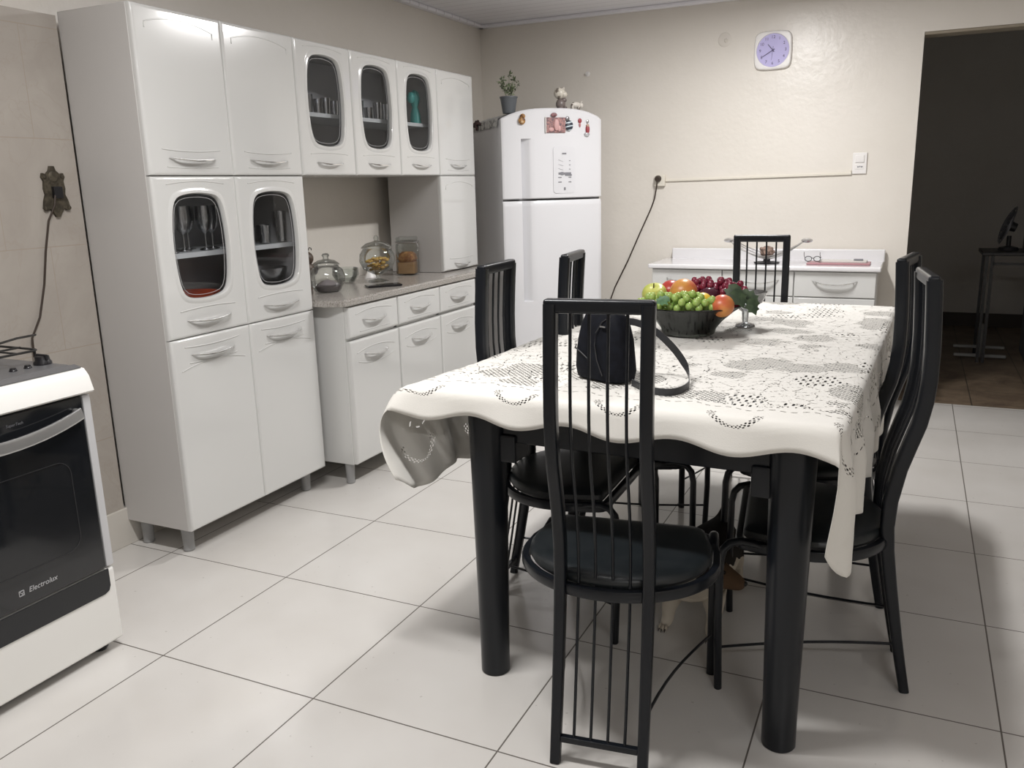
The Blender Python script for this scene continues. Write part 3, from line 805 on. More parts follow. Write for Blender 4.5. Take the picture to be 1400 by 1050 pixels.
M_or = m_two('amber_brown', (.42,.22,.06), (.14,.06,.02), 70, .5); M_rd = plain('dull_red', (.30,.05,.06)); M_pk = m_two('dusty_pink', (.46,.20,.20), (.28,.12,.13), 60, .5)
M_bl = plain('dull_blue', (.05,.12,.20)); M_wt = plain('off_white', (.62,.60,.57)); M_bk = plain('near_black', (.02,.018,.02))
magnet('small amber brown animal magnet near the left edge of the freezer door', [('body', (.545,0,1.690), (.022,.010,.022), M_or), ('head', (.550,0,1.715), (.016,.011,.014), M_or), ('belly', (.543,0,1.683), (.010,.014,.008), plain('pale_straw', (.7,.5,.3)))])
t = thing('fridge_magnet', 'rectangular pink plaque magnet with a relief figure, in the middle of the freezer door', 'magnet', (.752, fy_at(.75), 1.665))
b = B(); b.box((.690, fy_at(.75)-.008, 1.622), (.815, fy_at(.75)+.003, 1.708), .003, 2)
mk('plaque', b, m_two('mottled_pink_relief', (.42,.22,.20), (.16,.10,.11), 90, .6), t)
b = B(); b.box((.686, fy_at(.75)-.009, 1.620), (.694, fy_at(.75)+.002, 1.710), .002, 1); mk('edge_strip', b, M_wt, t)
b = B(); b.ball((.756, fy_at(.75)-.012, 1.665), (.018,.008,.034), 12).ball((.772, fy_at(.75)-.012, 1.645), (.012,.008,.018), 10).ball((.722, fy_at(.75)-.010, 1.64), (.018,.006,.012), 10); mk('relief', b, plain('light_pink', (.58,.34,.33)), t)
b = B(); b.ball((.742, fy_at(.75)-.008, 1.722), (.020,.008,.012), 12); mk('top_ornament', b, m_two('brown_pink', (.10,.05,.05), (.3,.14,.15), 60, .5), t)
m = mat('blue_white_stripes', (.1,.2,.3), .4); g = G(m); zz = g.xyz(g.pos()); st_ = g.m('SINE', g.m('MULTIPLY', g.m('ADD', zz[2], g.m('MULTIPLY', zz[0], -.25)), 2*PI/.022))
g.l.new(g.ramp(st_, [(.3,(.03,.035,.05)), (.5,(.10,.22,.32)), (.8,(.62,.68,.70))]), g.b.inputs['Base Color'])
magnet('round blue striped ball magnet with a loop, beside the pink plaque', [('ball', (.838,0,1.662), (.026,.012,.030), m), ('loop', (.830,0,1.700), (.013,.005,.015), plain('pewter', (.25,.24,.25), .3, metal=.6))])
magnet('tiny pinkish red lollipop-shaped magnet on the freezer door', [('disc', (.913,0,1.690), (.013,.005,.014), M_rd), ('stick', (.913,0,1.668), (.007,.004,.016), M_pk)])
magnet('red and white figure magnet hanging from a ring, rightmost on the freezer door', [('body', (.965,0,1.640), (.013,.009,.028), M_rd), ('head', (.965,0,1.662), (.010,.009,.010), plain('skin_tan', (.45,.30,.22))), ('base', (.960,0,1.612), (.019,.009,.012), m_two('grey_white', (.3,.3,.32), (.7,.7,.7), 90)), ('ring', (.966,0,1.686), (.010,.004,.012), plain('silver_ring', (.5,.5,.5), .3, metal=.8))])

# the fridge stands diagonally in the corner: turn it with everything on it
FRM = Matrix.Translation((.502, 2.98, 0)) @ Matrix.Rotation(R(45), 4, 'Z') @ Matrix.Translation((-FX0, -FY, 0))
for o in [o for o in C.objects if o not in _pre and o.parent is None]:
    o.location = FRM @ o.location; o.rotation_euler.z += R(45)
# ------------------------------------------------------------------ back wall fittings
yw = YB
cx, cz = 1.850, 2.064
t = thing('wall_clock', 'white square-framed wall clock with a round lavender face, on the back wall', 'clock', (cx, yw-.02, cz))
def sq(a, s_, bulge=.05, e=7):
    c, q = math.cos(a), math.sin(a); k = (abs(c)**e+abs(q)**e)**(-1/e)
    u, v = c*k, q*k
    return s_*u*(1+bulge*(1-v*v)), s_*v*(1+bulge*(1-u*u))
b = B(); N = 72
rings = [(1.0, 0), (1.0, .018), (.965, .026), (.90, .028)]
V = [[b.bm.verts.new((cx+sq(2*PI*k/N, .103*s_)[0], yw-.0006-d, cz+sq(2*PI*k/N, .103*s_)[1])) for k in range(N)] for s_, d in rings]
V.append([b.bm.verts.new((cx+.095*math.cos(2*PI*k/N), yw-.0276, cz+.095*math.sin(2*PI*k/N))) for k in range(N)])
V.append([b.bm.verts.new((cx+.092*math.cos(2*PI*k/N), yw-.022, cz+.092*math.sin(2*PI*k/N))) for k in range(N)])
for i in range(len(V)-1):
    for k in range(N): b.bm.faces.new((V[i][k], V[i][(k+1) % N], V[i+1][(k+1) % N], V[i+1][k]))
b.bm.faces.new(V[0])
mk('frame', b, M_plast, t)
b = B(); b.prism([(.0925*math.cos(2*PI*k/N), .0925*math.sin(2*PI*k/N)) for k in range(N)], 0, .003, lambda u, v, w: (cx+u, yw-.020-w, cz+v)); fc = mk('face', b, M_lav, t, smooth=False)
for k in range(1, 13):
    a = PI/2-2*PI*k/12
    text_mesh('numeral', str(k), .024, frame((cx+.073*math.cos(a), yw-.0236, cz+.073*math.sin(a)), (1,0,0), (0,0,1)), M_ink, fc)
def hand(name, ang, L, w, back=.012, y=-.0255):
    b = B(); a = PI/2-ang; d = Vector((math.cos(a), 0, math.sin(a)))
    b.sweep([Vector((cx, yw+y, cz))-d*back, Vector((cx, yw+y, cz))+d*L], [w, w*.6], .0008, n=6, up=(0,1,0)); mk(name, b, M_ink, t)
hand('hour_hand', 2*PI*(10.66/12), .045, .0032); hand('minute_hand', 2*PI*(40/60), .066, .0028, y=-.027); hand('second_hand', 2*PI*(31/60), .055, .0008, .022, y=-.0285)
b = B(); b.lathe([(0,0),(.005,0),(.005,.004),(0,.004)], 12, Matrix.Translation((cx, yw-.025, cz)) @ Matrix.Rotation(R(90), 4, 'X')); mk('hub', b, M_ink, t)
# plaster patch with a broken hook, plain wall hook
b = B(); b.ball((1.562, yw-.001, 2.150), (.040,.004,.042), 16).ball((1.570, yw-.006, 2.145), (.010,.012,.012), 10)
top('wall_hook', 'white hook on a roughly plastered patch of wall left of the clock', 'hook', b, mat('fresh_plaster', (.68,.64,.58), .5))
b = B(); b.lathe([(.016,0),(.016,.004),(.006,.006),(.006,.02),(.009,.024),(0,.025)], 12, Matrix.Translation((.685, yw-.0005, 2.02)) @ Matrix.Rotation(R(90), 4, 'X')).lathe([(0,0),(.016,0)], 12, Matrix.Translation((.685, yw-.0005, 2.02)) @ Matrix.Rotation(R(90), 4, 'X'))
top('wall_hook', 'small pale hook on the wall above the right side of the fridge', 'hook', b, M_plast)
# light switch
t = thing('light_switch', 'white switch plate on the back wall near the dark doorway', 'switch', (2.367, yw, 1.402))
b = B(); b.box((2.328, yw-.012, 1.342), (2.406, yw-.0006, 1.462), .004, 2); pl_ = mk('plate', b, M_plast, t)
b = B(); b.box((2.343, yw-.018, 1.406), (2.391, yw-.011, 1.448), .003, 2, ); mk('rocker', b, M_plast, t)
b = B(); b.box((2.343, yw-.014, 1.368), (2.391, yw-.011, 1.398), .002, 1); mk('socket', b, M_plast, t)
b = B(); b.box((2.356, yw-.0148, 1.378), (2.363, yw-.0138, 1.386)).box((2.366, yw-.0148, 1.380), (2.373, yw-.0138, 1.387)).box((2.376, yw-.0148, 1.378), (2.384, yw-.0138, 1.386)); mk('socket_holes', b, M_grey, t)
# raceway
b = B(); P0, P1 = Vector((1.215, yw-.0065, 1.333)), Vector((2.325, yw-.0065, 1.345))
b.sweep([P0, P1], .0068, .0075, n=8, up=(0,0,1), square=6)
b.sweep([(2.321, yw-.0065, 1.340), (2.321, yw-.0065, 1.362)], .006, n=6, up=(0,1,0))
top('cable_raceway', 'thin cream cable raceway running along the back wall from the outlet to the switch', 'raceway', b, M_cream)
t = thing('wall_outlet', 'cream surface-mounted outlet box at the left end of the raceway', 'outlet', (1.18, yw, 1.332))
b = B(); b.box((1.145, yw-.028, 1.298), (1.214, yw-.0006, 1.368), .005, 2); mk('box', b, M_cream, t)
t = thing('power_plug', 'dark plug and cord hanging from the cream outlet down behind the table', 'plug', (1.17, yw-.03, 1.34))
b = B(); b.lathe([(0,0),(.021,0),(.021,.012),(.014,.030),(0,.032)], 16, Matrix.Translation((1.172, yw-.029, 1.345)) @ Matrix.Rotation(R(90), 4, 'X')); mk('plug', b, M_wire, t)
b = B(); b.sweep([(1.172, yw-.05, 1.345), (1.170, yw-.055, 1.30), (1.150, yw-.03, 1.22), (1.120, yw-.018, 1.15), (1.05, yw-.016, 1.00), (.97, yw-.016, .82), (.88, yw-.018, .64), (.83, yw-.02, .50), (.82, yw-.02, .35)], .0042, n=8, up=(0,1,0)); mk('cord', b, M_wire, t)

# ------------------------------------------------------------------ white cabinet on the back wall
bx0, bx1, by, bz = 1.245, 2.520, 3.475, .812
t = thing('sideboard', 'low white glossy sideboard with chrome bow handles, against the back wall', 'cabinet', ((bx0+bx1)/2, 3.68, 0))
b = B(); b.box((bx0, by+.020, .10), (bx1, 3.875, bz), .003, 1)
mk('carcass', b, M_white, t)
b = B(); b.box((bx0-.018, by-.020, bz+.0005), (bx1+.018, 3.876, bz+.028), .008, 3).box((bx0+.03, 3.845, bz+.02), (bx1+.022, 3.876, bz+.095), .008, 3)
mk('marble_top', b, mat('white_marble_laminate', (.76,.75,.76), .15, coat=.5), t)
fB = lambda u, v, w: (u, by+.020-w, v)
cols = [(bx0+.004, 1.672), (1.676, 2.080), (2.084, bx1-.004)]
for i, (a0, a1) in enumerate(cols):
    c = (a0+a1)/2; w = a1-a0
    if i < 2: spans = [(.665, .808), (.12, .661)]
    else: spans = [(.665, .808), (.485, .661), (.305, .481), (.12, .301)]
    for j, (z0_, z1_) in enumerate(spans):
        d = Door(fB, c, (z0_+z1_)/2, w, z1_-z0_, th=.018, edge=.003)
        drawer = (i == 2 or j == 0)
        o = mk('drawer' if drawer else 'door', d.panel(), M_white, t)
        hv = .022 if drawer else (z1_-z0_)/2-.05
        mk('handle', d.handle(0, hv, L=.165, sag=.020, bow=.026), M_chrome, o)
for x in (bx0+.05, bx1-.05):
    for y in (3.53, 3.83):
        b = B(); b.lathe([(0,0),(.02,0),(.022,.10),(0,.10)], 12, Matrix.Translation((x,y,0))); mk('leg', b, M_leg, t)
zt_ = bz+.0285
# banded metal fruit stand with a woven ball
t = thing('fruit_stand', 'silver banded metal fruit stand with leaf-shaped handles, on the sideboard', 'stand', (1.905, 3.62, zt_))
b = B(); b.lathe([(0,0),(.07,0),(.075,.006),(.02,.012),(.02,.024),(0,.024)], 20, Matrix.Translation((1.905,3.62,zt_))); mk('foot', b, M_bk, t)
b = B()
for k in range(5):
    v = (k-2)*.055; dep = .105-.012*abs(k-2)
    P = [(1.905+.205*(-1+2*i/16), 3.62+v*(1-.75*((-1+2*i/16)**4)), zt_+.024+.012*abs(k-2)+dep*abs(-1+2*i/16)**1.7) for i in range(17)]
    b.sweep(P, .0095, .0030, n=6, up=(0,0,1))
mk('bands', b, M_steel, t)
for s_ in (-1, 1):
    b = B(); b.ball((1.905+s_*.222, 3.62, zt_+.133), (.034,.045,.014), 12); mk('handle', b, M_steel, t)
b = B(); b.ball((1.905, 3.62, zt_+.064), (.040,.036,.038), 14)
for k in range(7): b.ball((1.905+.034*math.cos(k*.9), 3.62+.03*math.sin(k*.9), zt_+.066+.018*math.sin(k*2)), .012, 8)
top('woven_ball', 'brown textured decorative ball in the metal fruit stand', 'ornament', b, m_two('brown_rattan', (.28,.19,.15), (.10,.065,.05), 70, .7))
# tray, papers, spectacles
b = B(); b.box((2.135, 3.56, zt_), (2.475, 3.70, zt_+.010), .003, 1); top('tray', 'flat dusty pink tray on the right end of the sideboard', 'tray', b, plain('dusty_rose', (.42,.22,.24), .4))
b = B(); b.box((2.20, 3.585, zt_+.0105), (2.455, 3.695, zt_+.020), .001, 1); top('notebook', 'white notebook lying on the pink tray', 'notebook', b, M_wt)
b = B(); b.box((2.385, 3.62, zt_+.0205), (2.435, 3.64, zt_+.030), .002, 1); top('phone_adapter', 'small dark gadget on the white notebook', 'gadget', b, M_grey)
t = thing('spectacles', 'dark-framed spectacles standing folded open on the left end of the pink tray', 'spectacles', (2.165, 3.60, zt_+.011))
b = B()
for s_ in (-1, 1):
    c = Vector((2.168+s_*.024, 3.575, zt_+.032))
    b.sweep([c+Vector((.019*math.cos(a), 0, .015*math.sin(a))) for a in [2*PI*k/14 for k in range(14)]], .0022, n=5, closed=True, up=(0,1,0))
b.sweep([(2.163, 3.575, zt_+.036), (2.173, 3.575, zt_+.036)], .002, n=5); mk('frame', b, M_bk, t)
for s_ in (-1, 1):
    b = B(); x = 2.168+s_*.044; b.sweep([(x, 3.576, zt_+.038), (x-.010, 3.62, zt_+.05), (x-.014, 3.66, zt_+.062)], .0018, n=5); mk('temple', b, M_bk, t)
for s_ in (-1, 1):
    b = B(); c = (2.168+s_*.024, 3.575, zt_+.032); b.faces([(c[0]+.018*math.cos(a), c[1], c[2]+.014*math.sin(a)) for a in [2*PI*k/14 for k in range(14)]], [tuple(range(14))]); mk('lens', b, M_clear, t, smooth=False)

# ------------------------------------------------------------------ glassware inside the cabinets
def goblet(x, y, z, r, h, label, group, name='goblet', m=None):
    b = B(); T = Matrix.Translation((x,y,z))
    t_ = thing(name, label, 'glass', (x,y,z), 0, group)
    b.lathe([(0,.002),(r*.8,.002),(r*.75,.005),(r*.12,.010),(r*.12,h*.38)], 16, T); mk('stem', b, m or M_clear, t_)
    b = B(); b.lathe([(r*.12,h*.38),(r*.7,h*.50),(r*.95,h*.70),(r*.9,h)], 16, T); mk('bowl', b, m or M_clear, t_)
    return t_
def tumbler(x, y, z, r, h, label, group, m=None):
    b = B(); b.lathe([(0,.003),(r*.8,.003),(r,h),(r*.93,h),(r*.74,.008),(0,.008)], 16, Matrix.Translation((x,y,z)))
    return top('drinking_glass', label, 'glass', b, m or M_clear, group)
Z = 1.1165
M_crys = m_glass('cut_crystal', (.66,.70,.76), .45, .25, .6)
for (x, y, n_) in ((.24,.70,'leftmost'), (.21,.79,'second from the left'), (.24,.87,'third from the left'), (.14,.80,'left one of the back row'), (.14,.88,'right one of the back row'), (.22,.925,'rightmost')):
    goblet(x, y, Z, .032, .165, 'crystal goblet behind the left smoked pantry door, %s' % n_, 'crystal goblets behind the left smoked door', m=M_crys)
for (x, y, n_) in ((.22,1.13,'leftmost'), (.24,1.20,'second from the left'), (.18,1.26,'third from the left'), (.24,1.305,'rightmost')):
    tumbler(x, y, Z, .026, .075 if y < 1.28 else .13, 'clear glass behind the right smoked pantry door, %s' % n_, 'glasses behind the right smoked door', M_crys)
b = B(); b.lathe([(0,0),(.05,0),(.095,.06),(.112,.128),(.116,.135),(.108,.135),(.088,.06),(.045,.008),(0,.008)], 28, Matrix.Translation((.185,.810,Z1+.0045))); b2 = b
top('serving_bowl', 'orange red bowl at the bottom behind the left smoked door', 'bowl', b, plain('orange_red_glaze', (.60,.10,.04), .3))
b = B(); b.lathe([(0,0),(.06,0),(.095,.10),(.118,.190),(.112,.190),(.088,.10),(.055,.008),(0,.008)], 28, Matrix.Translation((.18,1.215,Z1+.0045)))
top('serving_bowl', 'pale grey glass bowl at the bottom behind the right smoked door', 'bowl', b, M_crys)
for (y, h, n_) in ((1.60,.085,'leftmost'), (1.67,.07,'second from the left'), (1.73,.08,'third from the left'), (1.79,.07,'rightmost')):
    tumbler(.20, y, 1.6575, .024, h, 'small glass behind the first glazed wall cupboard door, %s' % n_, 'glasses in the first wall cupboard', M_crys)
for (y, h, n_) in ((1.99,.085,'leftmost'), (2.07,.06,'second from the left'), (2.15,.09,'third from the left'), (2.21,.085,'rightmost')):
    tumbler(.20, y, 1.6575, .024, h, 'small glass behind the middle glazed wall cupboard door, %s' % n_, 'glasses in the middle wall cupboard', M_crys)
Mtq = plain('turquoise_glaze', (.10,.50,.45), .35)
b = B(); b.lathe([(0,0),(.030,0),(.026,.05),(.016,.085),(.030,.13),(.022,.16),(.010,.17),(0,.175)], 16, Matrix.Translation((.235,2.455,1.6575))).ball((.232,2.425,1.79), (.022,.026,.030), 10)
top('turquoise_vase', 'turquoise figure-shaped vase behind the third glazed wall cupboard door', 'vase', b, Mtq)

# ------------------------------------------------------------------ things on the granite counter
ZK = .8625
T = Matrix.Translation((.215, 1.625, ZK))
t = thing('cookie_jar', 'round clear glass cookie jar with a lid, nearest the pantry on the counter', 'jar', (.215,1.625,ZK))
b = B(); b.lathe([(0,.004),(.055,.004),(.062,.010),(.082,.045),(.085,.070),(.074,.105),(.056,.118),(.058,.124)], 28, T); mk('bowl', b, M_clear, t)
b = B(); b.lathe([(.064,.124),(.062,.130),(.040,.146),(.014,.152),(.012,.160),(.018,.170),(.012,.178),(0,.180)], 24, T); mk('lid', b, M_clear, t)
b = B(); b.lathe([(0,.006),(.052,.008),(.060,.03),(.030,.05),(0,.06)], 16, T @ Matrix.Translation((.0,-.0,0)), wob=lambda a, z: 1+.08*math.sin(3*a)); mk('contents', b, plain('grey_wrapped_sweets', (.22,.19,.20), .4), t)
T = Matrix.Translation((.205, 2.06, ZK))
t = thing('glass_compote', 'footed glass compote with a knobbed lid and yellow snacks inside', 'jar', (.205,2.06,ZK))
b = B(); b.lathe([(0,.003),(.052,.003),(.048,.008),(.012,.016),(.011,.034),(.030,.042),(.075,.066),(.092,.105),(.088,.140),(.072,.164),(.074,.168)], 32, T); mk('bowl', b, M_clear, t)
b = B(); b.lathe([(.080,.168),(.078,.176),(.055,.194),(.018,.204),(.010,.208),(.013,.222),(.009,.232),(0,.235)], 28, T); mk('lid', b, M_clear, t)
b = B(); rnd = random.Random(5)
for i in range(60):
    a = rnd.uniform(0, 2*PI); z_ = rnd.uniform(.060,.120); rm = (.058 if z_ > .08 else .045)
    r_ = rm*math.sqrt(rnd.random()); b.ball((.205+r_*math.cos(a), 2.06+r_*math.sin(a), ZK+z_), (.012*rnd.uniform(.7,1.2),.012,.007), 8)
mk('snacks', b, m_two('yellow_snacks', (.62,.42,.10), (.42,.22,.06), 60, .6), t)['kind'] = 'stuff'
T = Matrix.Translation((.170, 2.405, ZK)) @ Matrix.Rotation(R(20), 4, 'Z')
t = thing('storage_jar', 'square clip-top glass jar holding a brown cake, by the narrow cabinet', 'jar', (.170,2.405,ZK))
b = B(); b.box((-.055,-.055,.002), (.055,.055,.172), .012, 3, M=T); mk('jar_body', b, M_clear, t)
b = B(); b.box((-.052,-.052,.182), (.052,.052,.206), .008, 2, M=T); ld = mk('lid', b, M_clear, t)
b = B(); b.sweep([T @ Vector((u, v, .178)) for u, v in rrect(.112, .112, .012, 3)], .003, n=6, closed=True)
b.sweep([T @ Vector(p_) for p_ in ((.058,-.02,.178),(.066,-.02,.150),(.060,-.02,.128))], .0022, n=5); mk('wire_clip', b, M_steel, t)
b = B(); b.box((-.046,-.046,.006), (.046,.046,.070), .006, 2, M=T); mk('cake_base', b, plain('cake_sponge', (.46,.27,.13), .8), t)
b = B(); b.lathe([(0,.070),(.046,.071),(.054,.085),(.046,.112),(.028,.124),(0,.126)], 18, T, wob=lambda a, z: 1+.05*math.sin(5*a)); mk('cake_top', b, m_two('browned_crust', (.30,.13,.06), (.50,.27,.11), 40, .8), t)
# brown bear-like figure with wire antenna
T0 = Vector((.075, 1.66, ZK))
t = thing('ant_figurine', 'dark brown little figurine with curled antennae behind the cookie jar', 'figurine', T0)
b = B(); b.ball(T0+Vector((0,0,.150)), (.034,.036,.034), 14).ball(T0+Vector((0,0,.095)), (.036,.036,.040), 14)
b.ball(T0+Vector((.02,.035,.10)), (.014,.016,.03), 8).ball(T0+Vector((.02,-.035,.10)), (.014,.016,.03), 8)
for s_ in (-1, 1): b.sweep([T0+Vector((.0,s_*.016,0)), T0+Vector((0,s_*.016,.07))], .010, n=8)
mk('body', b, m_two('bronzed_brown', (.07,.045,.03), (.12,.085,.06), 50, .45), t)
b = B()
for s_ in (-1, 1): b.sweep([T0+Vector((0,s_*.012,.178)), T0+Vector((0,s_*.028,.200)), T0+Vector((0,s_*.040,.196)), T0+Vector((0,s_*.042,.186))], .0022, n=6)
mk('antenna', b, M_bk, t)
# napkin-like white ornament, clear dish, black phone
b = B(); b.lathe([(0,0),(.034,0),(.026,.012),(.014,.034),(.006,.052),(0,.060)], 12, Matrix.Translation((.045,2.215,ZK)), wob=lambda a, z: 1+.22*math.sin(3*a))
top('white_ornament', 'small white pointed ornament behind the glass compote', 'ornament', b, M_plast)
b = B(); b.lathe([(0,.003),(.045,.003),(.068,.040),(.066,.075),(.060,.075),(.060,.040),(.040,.008),(0,.008)], 20, Matrix.Translation((.06,1.98,ZK)))
top('glass_bowl', 'small clear glass bowl between the cookie jar and the compote', 'bowl', b, M_clear)
b = B(); Mx = Matrix.Translation((.352, 1.885, ZK)) @ Matrix.Rotation(R(-43), 4, 'Z'); b.box((-.042,-.085,.0), (.042,.085,.010), .004, 2, M=Mx)
top('mobile_phone', 'black flat phone lying near the counter edge in front of the compote', 'phone', b, plain('black_gloss_plastic', (.012,.012,.014), .15))

# ------------------------------------------------------------------ dining table
TA = R(-1.9)                      # the table stands slightly askew
TM = Matrix.Translation((1.537, .27, 0)) @ Matrix.Rotation(TA, 4, 'Z')
TW, TL, TZ = 1.03, 1.84, .82    # loose top board
t = thing('dining_table', 'long dining table with thick round black legs under a lace cloth', 'table', TM @ Vector((TW/2, TL/2, 0)), TA)
b = B(); b.box((0,0,TZ-.028), (TW,TL,TZ-.002), .006, 2, M=TM); mk('tabletop', b, M_board, t)
lx0, lx1, ly0, ly1 = .167, .939, .025, 1.45
b = B(); za, zb = .678, TZ-.0285
b.box((lx0, ly0+.02, za), (lx1, ly0+.055, zb), .003, 1, M=TM).box((lx0, ly1-.055, za), (lx1, ly1-.02, zb), .003, 1, M=TM)
b.box((lx0-.02, ly0+.05, za), (lx0+.02, ly1-.05, zb), .003, 1, M=TM).box((lx1-.02, ly0+.05, za), (lx1+.02, ly1-.05, zb), .003, 1, M=TM)
ap = mk('apron', b, M_black, t)
for (x, y) in ((lx0, ly0+.03), (lx1, ly0+.03), (lx0, ly1-.03), (lx1, ly1-.03)):
    b = B(); b.lathe([(0,0),(.037,0),(.040,.004),(.0405,.10),(.050,.66),(.052,.745),(.052,zb),(0,zb)], 28, TM @ Matrix.Translation((x,y,0))); mk('leg', b, M_black, t)
    sx_ = 1 if x < .5 else -1; sy_ = 1 if y < .7 else -1
    b = B(); b.box((min(x+sx_*.04, x+sx_*.088), min(y-.02, y+sy_*.06), .625), (max(x+sx_*.04, x+sx_*.088), max(y-.02, y+sy_*.06), .70), .006, 2, M=TM); mk('corner_block', b, M_black, t)

# lace tablecloth
def cloth():
    nx, ny = 110, 170
    oL, oR, oF, oB = .30, .275, .082, .30
    me = bpy.data.meshes.new('tablecloth'); co = []; fs = []; uvs = []; hem = []; per = []
    W, L = TW, TL
    def side_o(s_, base, amp, ph, period=.27): return base + amp*math.sin(2*PI*s_/period+ph)
    for j in range(ny+1):
        for i in range(nx+1):
            a, c = i/nx, j/ny
            # put more rows near the edges
            x = -1+2*a; y = c
            Xa = -oL+(W+oL+oR)*a; Ya = -oF+(L+oF+oB)*c
            xl = -oL - .014*math.sin(2*PI*Ya/.27); xr = W+oR+.014*math.sin(2*PI*Ya/.27+1)+.055*math.exp(-(max(0, c*L-.10)/.10)**2)
            yf = -oF - .011*math.sin(2*PI*Xa/.26+1.33); yb_ = L+oB
            X = xl+(xr-xl)*a; Y = yf+(yb_-yf)*c
            # scalloped hem only changes the outermost rows
            dx = -X if X < 0 else (X-W if X > W else 0); dy = -Y if Y < 0 else (Y-L if Y > L else 0)
            sx_ = -1 if X < 0 else 1; sy_ = -1 if Y < 0 else 1
            ex = min(max(X, 0), W); ey = min(max(Y, 0), L)
            d = math.hypot(dx, dy)
            if d > 1e-6:
                rr = .020
                def fall(q):
                    if q < rr*PI/2: return rr*math.sin(q/rr), rr*(1-math.cos(q/rr)), 0
                    return rr, rr+q-rr*PI/2, q-rr*PI/2
                hs, zs, es_ = fall(dx); hf, zf, ef = fall(dy)
                k = min(1, es_/.12); s_ = ey
                fold = .012*math.sin(2*PI*s_/.23+(1.3 if sx_ > 0 else .2)) + .006*math.sin(2*PI*s_/.11)
                if sx_ < 0:
                    fl = max(0, 1-ey/.35) if sy_ < 0 or dy == 0 else 0
                    hs += k*(fold+.012) + fl*.085*math.sin(PI*min(1, dx/.30)**.65)
                else: hs += k*(fold*.9+.010)
                hf += min(1, ef/.12)*(.010*math.sin(2*PI*ex/.26+1.33)) + ef*.18
                if dy == 0: px_, py_, z = ex+sx_*hs, ey, TZ-zs
                elif dx == 0: px_, py_, z = ex, ey+sy_*hf, TZ-zf
                else:
                    # corner: the end of the side flap hangs down beside the short end flap
                    w_ = dx/(dx+dy); w_ = w_*w_*(3-2*w_)
                    curl = .95 if sx_ > 0 else .25
                    side = (ex+sx_*(hs-curl*dy), ey+sy_*(dy*(.35 if sx_ > 0 else .75)+.004), TZ-zs)
                    end_ = (ex+sx_*dx*.9, ey+sy_*hf, TZ-zf)
                    px_, py_ = [end_[q]*(1-w_)+side[q]*w_ for q in (0, 1)]
                    zz = max(zs, zf); z = TZ-(zz*w_+zf*(1-w_) if dx > dy else zz)
            else: px_, py_, z = X, Y, TZ
            z += .0006*noise.noise(Vector((X*9, Y*9, 0)))
            v = TM @ Vector((px_, py_, z)); co.append(v); 
            uvs.append((X+.4, Y+.4))
            D = [(X-xl), (xr-X), (Y-yf), (yb_-Y)]
            q = min(D); hem.append(q)
            k_ = D.index(q); per.append(Y+.05 if k_ < 2 else X+.13)
    for j in range(ny):
        for i in range(nx):
            o = j*(nx+1)+i; fs.append((o, o+1, o+nx+2, o+nx+1))
    me.from_pydata([tuple(v) for v in co], [], fs)
    ul = me.uv_layers.new(name='UVMap')
    for lp_ in me.loops: ul.data[lp_.index].uv = uvs[lp_.vertex_index]
    for nm, vals in (('hem', hem), ('perim', per)):
        at = me.attributes.new(nm, 'FLOAT', 'POINT'); at.data.foreach_set('value', vals)
    me.materials.append(M_lace)
    me.polygons.foreach_set('use_smooth', [True]*len(me.polygons))
    base = TM @ Vector((TW/2, TL/2, .4)); me.transform(Matrix.Translation(-base))
    o = bpy.data.objects.new('tablecloth', me); C.objects.link(o); o.location = base
    o['label'] = 'white lace tablecloth with scalloped hem draped over the dining table'; o['category'] = 'tablecloth'
    md = o.modifiers.new('thickness', 'SOLIDIFY'); md.thickness = .0009; md.offset = 1
    return o
cloth()
ZCL = TZ+.0018
# ------------------------------------------------------------------ chairs: tall metal backs, half-round black seats
PROF = [(0,0),(.08,.016),(.156,.030),(.30,.054),(.396,.068),(.46,.073),(.53,.070),(.615,.055),(.68,.036),(.733,.020),(.79,.010),(.844,.006),(.92,.006),(.987,.009),(1.04,.012),(1.085,.015)]
def py_(z):
    for (a, ya_), (c, yc_) in zip(PROF, PROF[1:]):
        if a <= z <= c: return ya_+(yc_-ya_)*(z-a)/(c-a)
    return PROF[-1][1]
def seat_outline(n=40, k=1.0, inset=0):
    pts = []
    rx, ry, cy_ = .236-inset, .205-inset, .262
    for i in range(n+1):                       # rear arc from left to right
        a = PI + PI*i/n
        pts.append((rx*math.cos(a), cy_+ry*math.sin(a)))
    pts.append((rx*.985, cy_+.06)); pts.append((.212-inset, .40)); 
    for i in range(5):
        a = R(90*i/4); pts.append((.182-inset+.026*math.cos(a), .405-inset+.026*math.sin(a)))
    L = [(-x, y) for x, y in pts[n+1:]][::-1]
    return pts + L
